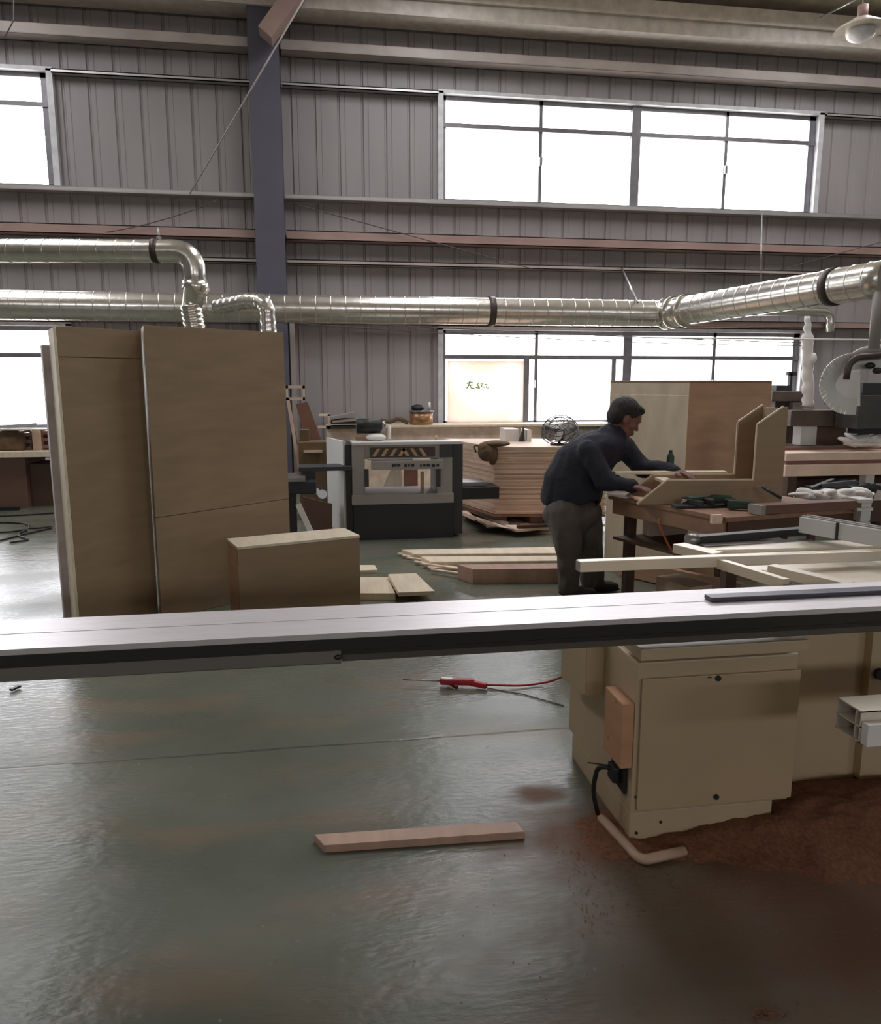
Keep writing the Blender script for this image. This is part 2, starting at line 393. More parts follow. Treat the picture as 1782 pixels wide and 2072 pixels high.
# pale film sheet in the lower window, with green handwriting
b = MB(); b.box((2.0, YB-0.05, 0.92), (3.2, YB-0.045, 1.86))
sh = tag(b.build('translucent_sheet', SHEET), 'pale pink translucent sheet leaning in lower window, green handwriting on it', 'sheet')
wr = MB()
def stroke(pts, r=0.008):
    wr.tube([Vector((PY(x, y, YB-0.06).x, YB-0.058, PY(x, y, YB-0.06).z)) for x, y in pts], r, 6)
for pts in ([(944, 776), (952, 773), (957, 775)], [(950, 771), (948, 780), (944, 786)], [(946, 780), (956, 779)], [(951, 780), (953, 785), (960, 786)],
            [(962, 784), (966, 785), (971, 785)], [(968, 774), (966, 779), (969, 784)], [(972, 777), (976, 775), (974, 782), (981, 784)], [(980, 778), (985, 777), (984, 785), (988, 785)]):
    stroke(pts)
wr.build('handwriting', mat('green marker ink', (70, 140, 50), 0.7), sh)['label'] = 'green marker handwriting'

# column, girts, eave beam, brace
b = MB(); cx = -0.56
b.box((cx-0.20, 11.50, 0), (cx+0.20, 11.53, 6.9)); b.box((cx-0.02, 11.53, 0), (cx+0.02, 11.93, 6.9)); b.box((cx-0.20, 11.91, 0), (cx+0.20, 11.94, 6.9))
struct(b.build('trim_1', COLM))
k = 2
def girt(xa, xb, z, m_, h=0.08, d=0.17, lip=True):
    global k
    g = MB(); g.box((xa, 11.97-d, z-h/2), (xb, 11.97-d+0.012, z+h/2)); g.box((xa, 11.97-d, z-h/2), (xb, 11.97, z-h/2+0.012)); g.box((xa, 11.97-d, z+h/2-0.012), (xb, 11.97, z+h/2))
    if lip: g.box((xa, 11.955, z-h/2), (xb, 11.97, z+h/2))
    struct(g.build('trim_%d' % k, m_)); k += 1
for xa, xb in ((X0, cx-0.22), (cx+0.22, X1)):
    girt(xa, xb, 6.07, GIRT, 0.13, 0.25); girt(xa, xb, 4.13, GALV_G, 0.06, 0.17)
    girt(xa, xb, 3.60, REDP, 0.13, 0.22); girt(xa, xb, 3.25, GIRT, 0.06, 0.14); girt(xa, xb, 2.44, REDP, 0.10, 0.16)
girt(-3.35, cx-0.22, 5.62, GALV_G, 0.05, 0.12); girt(cx+0.22, 1.85, 5.62, GALV_G, 0.05, 0.12); girt(7.94, 10.8, 5.62, GALV_G, 0.05, 0.12)
# eave strut: big rolled section along the wall head, and a purlin before it
g = MB(); g.box((X0, 11.45, 6.46), (X1, 11.50, 6.85)); g.box((X0, 11.45, 6.43), (X1, 11.9, 6.47)); g.box((X0, 11.40, 6.62), (X1, 11.45, 6.65))
struct(g.build('trim_%d' % k, mat('eave strut paint', (205, 196, 186), .45))); k += 1
for yy in (10.6, 9.2, 7.8):
    g = MB(); g.box((X0, yy, roofz(yy)-0.17), (X1, yy+0.02, roofz(yy)-0.01)); g.box((X0, yy, roofz(yy)-0.18), (X1, yy+0.07, roofz(yy)-0.165))
    struct(g.build('trim_%d' % k, GALV_G)); k += 1
# rafter over the column, brace at its head
g = MB(); g.bar((cx, 11.7, 6.78), (cx, 0, 7.83), 0.2, 0.30); struct(g.build('trim_%d' % k, COLM)); k += 1
p0, p1 = PY(537, 74, 11.2), PY(640, -70, 11.2)
g = MB(); g.bar(p0, p1, 0.30, 0.20); struct(g.build('trim_%d' % k, REDP)); k += 1
# post by the lower window's left jamb, seen beside the tall cupboards
g = MB(); a = PY(590, 700, 11.85); g.box((a.x-0.02, 11.8, 0), (a.x+0.05, 11.95, 2.4)); struct(g.build('trim_%d' % k, GIRT)); k += 1

# ================================================================== OVERHEAD
def duct(name, label, path, r, rings=(), corner=0.25, seams=0.16, rs=None, parent=None, m_=DUCT):
    pts = arc(path, corner) if len(path) > 2 else [Vector(p) for p in path]
    # subdivide for standing seams
    fine = [pts[0]]
    for i in range(1, len(pts)):
        L_ = (pts[i]-pts[i-1]).length; n = max(1, int(L_/seams))
        for j in range(1, n+1): fine.append(pts[i-1].lerp(pts[i], j/n))
    mb = MB(); mb.tube(fine, r, 28)
    for i in range(1, len(fine)-1):
        if (fine[i]-fine[i-1]).length < .09 or (fine[i+1]-fine[i]).length < .09: continue
        d = (fine[i+1]-fine[i-1]).normalized()*0.006
        mb.tube([fine[i]-d, fine[i]-d*0.5, fine[i]+d*0.5, fine[i]+d], r, 28, rs=[r, r+0.005, r+0.005, r], caps=False)
    root = mb.build(name, m_)
    if label: tag(root, label, 'duct')
    for c, d in rings:
        d = Vector(d).normalized(); rb = MB(); rb.tube([Vector(c)-d*0.035, Vector(c)+d*0.035], r+0.014, 28); rb.build('clamp_band', BAND, root)
    return root
YD = 8.9
zL = PY(0, 621, YD).z; zR = PY(1340, 631, YD).z; zD = (zL+zR)/2
pa = PY(-250, 620, YD); pb = Vector((PY(1345, 630, YD).x, YD, zD)); pa.z = zD
d1 = duct('dust_duct', 'long galvanised dust duct running level in front of the back wall', [pa, pb], 0.150,
          rings=[(Vector((PY(993, 628, YD).x, YD, zD)), (1, 0, 0))])
# oval flange of the Y-piece near its right end
pj = pb+Vector((0.02, -0.02, 0)); pe = E(1800, 562, 6.9)
dr = (pe-pj).normalized()
d2 = duct('dust_duct', 'bright galvanised duct rising towards the right edge of the frame', [pj+dr*0.05, pe], 0.158,
          rings=[(pj+(pe-pj)*.80, dr)])
rg = MB()
for q in (-0.02, 0.10, 0.30): rg.tube([pj+dr*q, pj+dr*(q+0.03)], 0.185, 28)
rg.tube([pj-dr*0.02, pj+dr*0.30], 0.165, 28); rg.build('flange', DUCT, d2)
# vertical drop at the right edge
p = E(1781, 555, 6.9)
duct('drop_pipe', 'pale vertical duct pipe dropping at the right edge above cable chain', [p, Vector((p.x, p.y, 1.85))], 0.045, seams=0.4, m_=MGREY)
# upper left duct with elbow, reducer and drop
A0, A1 = E(-160, 506, 7.6), E(345, 508, 7.6); A0.z = A1.z = E(200, 508, 7.6).z
A1b = E(392, 512, 7.6); A1b.z = A1.z; A2 = E(372, 590, 7.6); A2.x = A1b.x
dl = duct('dust_duct', 'upper galvanised duct at left, with elbow turning down behind the tall cupboards',
     [A0, A1b, Vector((A1b.x, A1b.y, E(380, 598, 7.6).z))], 0.105, rings=[], corner=0.36)
c1 = Vector((A1b.x, A1b.y, E(380, 584, 7.6).z))
rd = MB(); rd.tube([c1+Vector((0, 0, .07)), c1, c1-Vector((0, 0, .02)), E(386, 625, 7.6)], 0.12, 28, rs=[0.118, 0.128, 0.11, 0.085]); rd.build('reducer', DUCT, dl)
rd = MB(); rd.cyl(A0.lerp(A1, 0.93), A0.lerp(A1, 0.955), 0.113); rd.build('flange', BAND, dl)
hs = MB(); q0 = E(386, 618, 7.6); q1 = E(408, 740, 7.6); fine = [q0.lerp(q1, i/40) for i in range(41)]
hs.tube(fine, 0.1, 24, rs=[0.098+0.006*math.sin(i*1.9) for i in range(41)])
tag(hs.build('flexible_hose', DUCT), 'ribbed metal hose hanging from upper duct elbow, left of the smaller hose', 'hose')
hk = MB(); pt = E(322, 488, 7.6); hk.box(pt-Vector((.02, .02, 0)), pt+Vector((.02, .02, .04))); hk.cyl(pt, pt+Vector((0, 0, .12)), 0.006); hk.build('hanger', STEEL, dl)
# second drop
B0 = E(440, 620, 8.5); B1 = E(505, 607, 8.2); B2 = E(540, 612, 8.1); B3 = E(548, 745, 8.1)
pth = arc([B0, B1, B2, B3], 0.25, 8); fine = []
for i in range(len(pth)-1):
    n = max(1, int((pth[i+1]-pth[i]).length/0.03))
    for j in range(n): fine.append(pth[i].lerp(pth[i+1], j/n))
hs = MB(); hs.tube(fine, 0.08, 22, rs=[0.078+0.005*math.sin(i*2.0) for i in range(len(fine))])
tag(hs.build('flexible_hose', DUCT), 'smaller ribbed metal hose branching down from long duct beside the column', 'hose')
# small branch duct behind at right with its elbow
C0, C1, C2, C3 = [PY(x, y, 11.72) for x, y in ((1420, 632), (1600, 630), (1680, 632), (1678, 672))]
duct('branch_duct', 'thin galvanised branch duct with hooked elbow right of the lower window', [C0, C1, C2, C3], 0.070, corner=0.25, seams=0.3)
# plastic wrapped riser
ps = [E(1634+random.uniform(-2, 2), y, 8.6) for y in range(640, 826, 8)]
hs = MB(); hs.tube(ps, 0.05, 14, rs=[(0.035 if y < 675 else 0.058)+random.uniform(-.008, .010) for y in range(640, 826, 8)])
ws = tag(hs.build('wrapped_riser_hose', WHITE), 'crumpled white plastic-wrapped riser hose right of lower window', 'hose')
hs = MB(); hs.ell(E(1645, 725, 8.55), (.035, .035, .06)); hs.build('knot', WHITE, ws)
# wires and rods
def wire(name, label, pts, r, m_=CABLE, cat='cable', group=None):
    mb = MB(); mb.tube(pts, r, 6); return tag(mb.build(name, m_), label, cat, group)
wire('steel_rope', 'thin pale steel rope slanting down across the column from roof', [E(625, -20, 9.4), E(384, 392, 11.2)], 0.009, ROPE, 'rope')
wire('steel_rope', 'short pale rope end hanging at the top left corner', [E(28, -10, 10), E(28, 40, 10), E(8, 78, 10)], 0.008, CABLE, 'rope')
wire('brace_wire', 'dark brace wire left of the column under window sill girt', sag(PY(215, 470, 11.7), PY(440, 405, 11.7), 0.05), 0.007, CABLE, 'wire')
wire('brace_wire', 'dark brace wire right of the column above reddish girt', sag(PY(592, 412, 11.7), PY(1080, 545, 11.7), 0.0), 0.007, CABLE, 'wire')
wire('brace_wire', 'dark brace wire slanting up at the right frame edge', sag(PY(1580, 545, 11.7), PY(1800, 485, 11.7), 0.0), 0.007, CABLE, 'wire')
wire('overhead_cable', 'higher of two sagging cables across the lower window', sag(PY(578, 646, 11.49), PY(1640, 694, 11.80), 0.03), 0.007)
wire('overhead_cable', 'lower of two sagging cables across the lower window', sag(PY(575, 652, 11.49), PY(1645, 700, 11.80), 0.07), 0.006)
wire('overhead_cable', 'bright taut cable at the right, level with window top', [E(1300, 683, 9), E(1790, 688, 8)], 0.009, WHITE)
wire('hanger_rod', 'light metal hanger rod holding up the long duct near its bend', [PY(1257, 541, 11.82), E(1290, 612, 8.98)], 0.012, STEEL, 'rod')
wire('hanger_rod', 'thin vertical hanger rod above the rising right duct', [E(1541, 430, 8.6), E(1539, 586, 8.1)], 0.006, STEEL, 'rod')
# high bay lamp at the top right
L0 = E(1742, 62, 9.6)
t = thing('high_bay_lamp', 'bell-shaped high bay lamp hanging at the top right under roof', 'lamp', L0)
mb = MB(); mb.tube([L0+Vector((0, 0, z)) for z in (0.0, .03, .09, .13)], .2, 28, rs=[.29, .26, .15, .08]); mb.build('reflector', mat('lamp reflector', (200, 190, 175), 0.35, 0.5), t)
mb = MB(); mb.ell(L0+Vector((0, 0, -.02)), (.16, .16, .10)); mb.build('diffuser', LAMPM, t)
mb = MB(); mb.cyl(L0+Vector((0, 0, .12)), L0+Vector((0, 0, .26)), .055); mb.build('housing', REDP, t)
mb = MB(); mb.cyl(L0+Vector((0, 0, .25)), Vector((L0.x, L0.y, roofz(L0.y))), .010, seg=8); mb.build('hanging_rod', STEEL, t)
for i in range(5):
    a = E(1420+i*75, 8+i*4, 9.6); c = E(1500+i*70, -25, 9.0)
wire('roof_tie_rod', 'thin tie rod crossing under foil roof left of lamp', [PY(1655, 38, 10.9), PY(1790, -30, 10.0)], 0.012, STEEL, 'rod')

# ================================================================== LEFT: tall cupboards and the low box
def upright(name, label, cat, pl, pr, zt, depth, m_, seams=(), edge=True, z0=0.0, group=None, skew=None):
    pl = Vector((pl.x, pl.y, 0)); pr = Vector((pr.x, pr.y, 0)); u = (pr-pl).normalized(); n = skew if skew is not None else Vector((-u.y, u.x, 0))
    t = thing(name, label, cat, (pl.x, pl.y, z0), group)
    W = (pr-pl).length
    M = Matrix(((u.x, n.x, 0, pl.x), (u.y, n.y, 0, pl.y), (0, 0, 1, 0), (0, 0, 0, 1)))
    mb = MB(); mb.box((0.0, 0.02, z0), (W, depth, zt-0.004), 0.0, M); mb.build('carcass', m_, t)
    zs = [z0]+sorted(seams)+[zt]
    for a, c in zip(zs[:-1], zs[1:]):
        mb = MB(); mb.box((0.0, 0.0, a+0.002), (W, 0.019, c-0.002), 0.0015, M); mb.build('front_panel', m_, t)
    if edge:
        mb = MB(); mb.box((-0.019, 0.0, z0), (-0.001, depth, zt-0.01), 0.002, M); mb.build('side_board', EDGE, t)
    return t, M
def zAt(px, py, p): # height of the sight line over ground point p
    h = p.x*math.sin(YW)+p.y*math.cos(YW); return E(px, py, h).z
pA0, pA1 = PZ(113, 659, 1.90), PZ(284, 669, 1.90)
upright('tall_cupboard', 'tall plain plywood cupboard at far left, with pale edge on its left', 'cupboard', pA0, pA1, 1.90, 0.30, PLY,
        seams=[zAt(120, 722, pA0)], edge=True, skew=Vector((-.38, .92, 0)).normalized())
pB0, pB1 = PZ(290, 657, 1.93), G(573, 5.85, 1.93)
n_ = Vector((pB1.x-pB0.x, pB1.y-pB0.y, 0)).normalized(); n_ = Vector((-n_.y, n_.x, 0))
t, M = upright('tall_cupboard', 'tall wide plywood cupboard standing behind the low plywood box', 'cupboard', pB0, pB1, 1.93, 0.34, PLY,
        seams=[zAt(295, 1048, pB0)], edge=False, skew=Vector((-.24, .97, 0)).normalized())
# board leaning at the far left edge of the cupboards
p = PZ(98, 1250, 0.06); q = E(98, 685, 4.72)
mb = MB(); u = (pA1-pA0); u.z = 0; u.normalize(); nn = Vector((-u.y, u.x, 0))
nn = Vector((-.38, .92, 0)).normalized(); b0 = Vector((pA0.x, pA0.y, 0))-u*0.035+nn*.40
mb.bar(b0, b0+Vector((0, 0, 1.80)), 0.045, 0.10, up=nn); tag(mb.build('leaning_board', mat('pale mauve board', (178, 165, 162), .6)), 'narrow pale board standing upright against left side of tall cupboard', 'board')
c0, c1 = PZ(480, 1107, 0.52), PZ(727, 1083, 0.52)
u = Vector((c1.x-c0.x, c1.y-c0.y, 0)).normalized(); nn = Vector((-u.y, u.x, 0)); W = Vector((c1.x-c0.x, c1.y-c0.y, 0)).length
t = thing('low_box', 'low plywood box in front of the tall cupboards', 'box', (c0.x, c0.y, 0))
M = Matrix(((u.x, nn.x, 0, c0.x), (u.y, nn.y, 0, c0.y), (0, 0, 1, 0), (0, 0, 0, 1)))
mb = MB(); mb.box((0, 0, 0), (W, .018, .50), .001, M); mb.build('front_panel', PLY, t)
mb = MB(); mb.box((0, .02, 0), (.018, .30, .50), .001, M); mb.build('side_panel', PLYR, t)
mb = MB(); mb.box((W-.018, .02, 0), (W, .30, .50), .001, M); mb.build('side_panel', PLYR, t)
mb = MB(); mb.box((.018, .28, 0), (W-.018, .30, .50), .001, M); mb.build('back_panel', PLY, t)
mb = MB(); mb.box((-.002, -.002, .502), (W+.002, .31, .52), .001, M); mb.build('top_panel', PLYL, t)

# left background: bench with clutter, cabinet, floor cables
t = thing('wall_workbench', 'cluttered workbench against wall at the left edge under window', 'workbench', PY(0, 1020, 10.6))
mb = MB(); fb(mb, -120, 915, 112, 926, 10.2, 11.2); mb.build('worktop', EDGE, t)
mb = MB(); mb.box((PY(-120, 950, 10.35).x, 10.35, 0), (PY(52, 950, 10.35).x, 11.1, PY(0, 927, 10.35).z)); mb.build('cabinet', BROWN, t)
mb = MB(); a = PY(55, 950, 10.45).x; c = PY(108, 950, 10.45).x; z_ = PY(0, 927, 10.45).z; mb.box((a, 10.45, 0), (c, 11.1, z_-0.08)); mb.build('bay_shade_block', DARKW, t)  # solid dark block, its colour stands in for shade inside an open bay
boxes = [(0, 868, 44, 915, CLOTH, 'crumpled brown sack on the left bench'), (44, 872, 64, 913, DARKW, 'dark wooden crate in the middle of left bench'),
         (65, 868, 84, 912, PINK, 'pale upright carton between the crates on left bench'), (85, 868, 106, 915, REDW, 'reddish slatted crate at right end of left bench')]
for i, (x0, y0, x1, y1, mm, lb) in enumerate(boxes):
    Yq = 10.45
    if i == 0:
        mb = MB(); c = PY(22, 893, Yq); mb.ell(c, (.19, .14, .16)); mb.ell(c+Vector((.08, -.03, -.05)), (.1, .1, .11)); mb.ell(c+Vector((-.12, 0, -.04)), (.1, .1, .13))
        tag(mb.build('sack', mm), lb, 'sack'); continue
    if i in (1, 3):
        t = thing('crate', lb, 'crate', PY((x0+x1)/2, y1+3, Yq))
        mb = MB(); fb(mb, x0, y0, x0+3, y1, Yq, Yq+.3); fb(mb, x1-3, y0, x1, y1, Yq, Yq+.3); fb(mb, x0, y0, x1, y1, Yq+.28, Yq+.3); mb.build('frame', mm, t)
        for j in range(3):
            yy = y0+4+j*14; mb = MB(); fb(mb, x0, yy, x1, yy+7, Yq-.01, Yq+.28); mb.build('shelf', BROWN if i == 1 else REDW, t)
    else:
        mb = MB(); fb(mb, x0, y0, x1, y1, Yq, Yq+.25, .005); tag(mb.build('carton', mm), lb, 'carton')
mb = MB(); mb.bar(PY(-40, 864, 10.4), PY(68, 859, 10.4), .2, .03); tag(mb.build('long_board', GALV_G), 'grey board lying across the crates on the left bench', 'board')
mb = MB(); mb.bar(PY(-40, 870, 10.35), PY(106, 868, 10.35), .15, .012); tag(mb.build('long_board', EDGE), 'thin pale board on top of crates at left bench', 'board')
# cables on the floor
for pts, lb in (([(-40, 1105), (20, 1088), (60, 1078), (105, 1068)], 'black cable curving on floor at left, nearest one'),
                ([(-40, 1078), (25, 1076), (60, 1070), (30, 1082), (62, 1092), (20, 1098)], 'looped black cable on floor at left edge'),
                ([(-40, 1056), (40, 1058), (62, 1062), (55, 1070), (105, 1066)], 'thin dark cable on floor at left, middle one'),
                ([(-20, 1045), (50, 1042), (108, 1038)], 'thin dark cable on floor at left, farthest one')):
    wire('floor_cable', lb, arc([PZ(x, y, .012) for x, y in pts], .4), 0.010, RUB)
mb = MB(); mb.bar(PZ(-60, 1030, .02), PZ(38, 1029, .02), .06, .04); tag(mb.build('black_bar', BLACK), 'short black bar on the floor before left bench', 'bar')

# ================================================================== PLANER
YP = 7.68
xa, xb = PY(712, 1090, YP).x, PY(915, 1090, YP).x
t = thing('thickness_planer', 'grey and black thickness planer with hazard-striped head, behind the cupboards', 'machine', ((xa+xb)/2, YP+.3, 0))
mb = MB(); fb(mb, 715, 1020, 918, 1093, YP, YP+.6, .008); z_ = PY(800, 1022, YP).z; mb.build('base', BLACK, t)
mb = MB(); fb(mb, 712, 1000, 918, 1020, YP-.03, YP+.55, .006); mb.build('bed', MGREY, t)
mb = MB(); fb(mb, 712, 898, 738, 1004, YP-.01, YP+.45, .006); mb.build('column', MGREY, t)
mb = MB(); fb(mb, 884, 925, 915, 1004, YP-.01, YP+.45, .006); mb.build('column', MGREY, t)
mb = MB(); fb(mb, 712, 894, 934, 900, YP-.02, YP+.20, .003); mb.build('top_cover', MWHITE, t)
mb = MB(); fb(mb, 712, 899, 890, 928, YP+.01, YP+.45); hd_ = mb.build('head', MGREY, t)
mb = MB(); a = PY(748, 906, YP); c = PY(880, 924, YP); mb.box((a.x, YP, c.z), (c.x, YP+.02, a.z)); hz = mb.build('hazard_panel', mat('hazard brown', (66, 50, 40), .5), hd_)
for i in range(7):
    x0 = a.x+.02+i*.085; mb = MB(); lean = .05 if i < 4 else -.05
    mb.prism([(x0, YP-.004, c.z+.01), (x0+.035, YP-.004, c.z+.01), (x0+.035+lean, YP-.004, a.z-.01), (x0+lean, YP-.004, a.z-.01)], (0, .006, 0)); mb.build('stripe', YEL, hz)
mb = MB(); fb(mb, 745, 928, 835, 931, YP-.06, YP); fb(mb, 752, 932, 898, 950, YP-.08, YP, .004); mb.build('guard_bar', MGREY, t)
mb = MB()
for i, (x0, x1) in enumerate(((793, 797), (798, 802), (803, 810), (818, 823), (825, 829), (831, 838), (850, 853), (856, 861), (863, 870), (873, 880), (883, 888))):
    fb(mb, x0, 939, x1, 944+(i % 3 == 0), YP-.086, YP-.08)
mb.build('maker_lettering', BLACK, t)['label'] = 'small dark lettering on guard bar'
for x in (742, 887):
    mb = MB(); fb(mb, x-4, 950, x+4, 985, YP-.03, YP+.02); mb.build('support_arm', MDARK, t)
mb = MB(); fb(mb, 852, 955, 858, 1002, YP+.1, YP+.16); mb.build('elevating_screw', YEL, t)
mb = MB(); fb(mb, 915, 897, 936, 1080, YP+.04, YP+.5, .006); mb.build('side_cover', MDARK, t)
mb = MB(); fb(mb, 890, 899, 915, 925, YP-.02, YP+.3); mb.build('control_box', MDARK, t)
mb = MB(); fb(mb, 700, 900, 713, 1080, YP+.03, YP+.5); mb.build('side_cover', BLACK, t)
p0 = PY(700, 1080, YP+.05); p1 = PZ(667, 1072, 0)
mb = MB(); mb.bar((p0.x, p0.y, p0.z+.46), (p1.x, p1.y, p0.z+.46), .03, .93); ls = mb.build('left_panel', MWHITE, t)
for z in (.22, .27, .32, .38, .43, .50, .80, .84, .88):
    mb = MB(); q0 = Vector((p0.x, p0.y, z)).lerp(Vector((p1.x, p1.y, z)), .2)-Vector((0, .02, 0)); q1 = Vector((p0.x, p0.y, z)).lerp(Vector((p1.x, p1.y, z)), .75)-Vector((0, .02, 0))
    mb.bar(q0, q1, .012, .012); mb.build('vent_slot', MDARK, ls)
mb = MB(); fb(mb, 935, 986, 1010, 1010, YP+.05, YP+.4, .006); mb.build('outfeed_table', BLACK, t)
mb = MB(); fb(mb, 935, 976, 985, 984, YP+.1, YP+.4); mb.build('outfeed_roller', STEEL, t)
mb = MB(); fb(mb, 604, 945, 712, 953, YP-.1, YP+.2); mb.build('crossbar', MDARK, t)
# pieces seen through / beyond the planer
mb = MB(); z0b = [PY(x, 1000, 8.9).x for x in (748, 815)]; mb.prism([Vector((z0b[0], 8.9, 0)), Vector((z0b[1], 8.9, 0)), PY(812, 950, 8.9), PY(790, 950, 8.9)], (0, .03, 0))
tag(mb.build('cut_board', PLYL), 'pale tapered board standing behind planer, seen through its opening', 'board')
mb = MB(); mb.box((PY(817, 955, 8.8).x, 8.8, 0), (PY(845, 955, 8.8).x, 8.83, PY(830, 950, 8.8).z)); tag(mb.build('cut_board', REDW), 'reddish board seen through the planer opening beside pale one', 'board')
# motor and tools on the planer top
ztop = PY(760, 893, YP).z
t = thing('motor', 'black electric motor with white cap on top of the planer', 'motor', (PY(750, 893, YP+.2).x, YP+.25, ztop))
c = PY(745, 862, YP+.2); mb = MB(); mb.cyl(c-Vector((.12, 0, 0)), c+Vector((.12, 0, 0)), .075); mb.build('body', BLACK, t)
mb = MB(); mb.cyl(c+Vector((.12, 0, 0)), c+Vector((.17, 0, .0)), .05); mb.build('end_cap', STEEL, t)
mb = MB(); mb.ell(c+Vector((.07, -.05, -.11)), (.10, .07, .04)); mb.build('white_cap', WHITE, t)
mb = MB(); mb.box((c.x-.13, c.y-.06, ztop), (c.x+.1, c.y+.06, ztop+.03)); mb.build('base_plate', RED if False else REDW, t)
mb = MB(); mb.cyl(c+Vector((.21, 0, -.13)), c+Vector((.21, 0, .0)), .018); mb.build('rod', WHITE, t)
mb = MB(); c = PY(882, 890, YP+.2); mb.cyl(c-Vector((0, 0, .04)), c+Vector((0, 0, .05)), .018, .008); tag(mb.build('oil_can', BRASS), 'small brass oiler standing on planer top at right', 'oil can')

# infeed / left of planer: feed table, dark machine, white leg, brown board
t = thing('small_saw_stand', 'dark small machine stand between the cupboards and the planer', 'machine', PZ(610, 1085, 0))
mb = MB(); fb(mb, 576, 975, 640, 1000, 7.4, 7.8, .01); mb.build('table', NAVYB, t)
mb = MB(); fb(mb, 578, 968, 617, 975, 7.35, 7.8); mb.build('table_edge', STEEL, t)
mb = MB(); fb(mb, 582, 1000, 600, 1078, 7.45, 7.55); mb.build('leg', BLACK, t)
mb = MB(); mb.bar(PY(603, 1020, 7.4), PY(628, 1075, 7.4), .05, .05); mb.build('leg', WHITE, t)
mb = MB(); fb(mb, 612, 950, 638, 978, 7.6, 7.8); mb.build('motor_box', MDARK, t)
mb = MB(); mb.cyl(PY(652, 1000, 7.5), PY(652, 1000, 7.62), .045); mb.cyl(PY(640, 994, 7.5), PY(640, 994, 7.62), .03); mb.build('hand_wheel', STEEL, t)
mb = MB(); mb.prism([PY(612, 1005, 7.9), PY(672, 1020, 7.9), PY(672, 1078, 7.9), PY(632, 1078, 7.9)], (0, .03, 0))
tag(mb.build('brown_board', BROWN), 'brown panel leaning low beside left panel of the planer', 'board')
# red wooden easel-like frame and boards standing behind
t = thing('wooden_frame', 'reddish wooden frame with square top standing right of tall cupboards', 'frame', PY(600, 1000, 9.2))
mb = MB(); Yf = 9.0
for q in ((578, 780, 617, 786), (578, 804, 617, 810), (578, 780, 583, 810), (612, 780, 617, 810)): fb(mb, *q, Yf, Yf+.04)
mb.build('square_head', PINK, t)
mb = MB(); q = PY(582, 806, Yf+.02); mb.bar(q, Vector((q.x+.18, q.y, 0)), .04, .035); mb.build('post', PINK, t)
mb = MB(); mb.bar(Vector(PY(590, 845, Yf+.06)), PY(600, 900, Yf+.06), .04, .03); mb.build('rail', REDW, t)
mb = MB(); _q = PY(700, 1000, 9.3).x; mb.prism([PY(598, 818, 9.3), PY(622, 813, 9.3), Vector((_q+.02, 9.3, 0)), Vector((_q-.22, 9.3, 0))], (0, .03, 0)); tag(mb.build('red_board', REDW), 'reddish board leaning at a slant behind the planer', 'board')
mb = MB(); fb(mb, 606, 895, 662, 1060, 8.9, 9.25); fb(mb, 606, 870, 625, 896, 9.06, 9.25); tag(mb.build('brown_carton', mat('brown carton', (112, 92, 66), .7)), 'brown carton beneath the slanting red board', 'carton')
mb = MB(); fb(mb, 614, 912, 652, 916, 8.84, 8.9005); tag(mb.build('thin_strip', PINK), 'thin pink wood strip on the brown carton', 'board')

# long pale sheet standing along the wall and stuff upon the ledge
mb = MB(); xa = PY(660, 870, 11.3).x; xb = PY(1095, 870, 11.3).x
mb.box((xa, 11.3, 0), (xb, 11.34, .90), .003); tag(mb.build('long_sheet', mat('bright pale sheet', (240, 218, 198), .6)), 'long pale pinkish sheet standing along the back wall behind planer', 'board')
mb = MB(); mb.box((xa, 11.2, .90), (PY(1240, 870, 11.3).x, 11.75, .93)); tag(mb.build('wall_ledge', EDGE), 'narrow wooden ledge below the lower window', 'ledge')
t = thing('pot', 'brassy metal pot with lid on the ledge left of lower window', 'pot', PY(852, 858, 11.4))
mb = MB(); c = PY(852, 842, 11.4); mb.cyl(Vector((c.x, c.y, .93)), Vector((c.x, c.y, c.z+.06)), .17, seg=28); mb.build('body', BRASS, t)
mb = MB(); mb.cyl(Vector((c.x, c.y, c.z+.06)), Vector((c.x, c.y, c.z+.085)), .185, seg=28); mb.build('lid', STEEL, t)
mb = MB(); mb.cyl(Vector((c.x+.12, c.y, c.z+.08)), Vector((c.x+.12, c.y, c.z+.2)), .02); mb.build('spout', WHITE, t)
mb = MB(); mb.ell(Vector((c.x-.05, c.y+.02, c.z+.12)), (.1, .08, .05)); mb.build('dark_bundle', BLACK, t)
mb = MB(); mb.tube(arc([PY(825, 856, 11.35), PY(805, 845, 11.35), PY(790, 855, 11.35), PY(770, 850, 11.35)], .2), .03, 10); tag(mb.build('cloth_bundle', CLOTH), 'dark crumpled cloth bundle on ledge left of the pot', 'cloth')
t = thing('tool_stack', 'pile of dark tools and folded sheet on ledge above planer left', 'tools', PY(690, 875, 10.9))
mb = MB(); mb.bar(PY(668, 846, 10.9), PY(718, 836, 10.9), .3, .04); mb.bar(PY(672, 852, 10.9), PY(725, 848, 10.9), .3, .03); mb.build('folded_sheet', MGREY, t)
mb = MB(); fb(mb, 670, 848, 722, 858, 10.85, 11.2); mb.build('dark_box', DARKW, t)
mb = MB(); fb(mb, 660, 862, 735, 868, 10.8, 11.1); mb.build('long_tool', MDARK, t)
mb = MB(); fb(mb, 645, 838, 668, 842, 10.8, 10.9); fb(mb, 663, 838, 668, 868, 10.8, 10.9); fb(mb, 643, 862, 668, 866, 10.8, 10.9); mb.build('bracket', PINK, t)

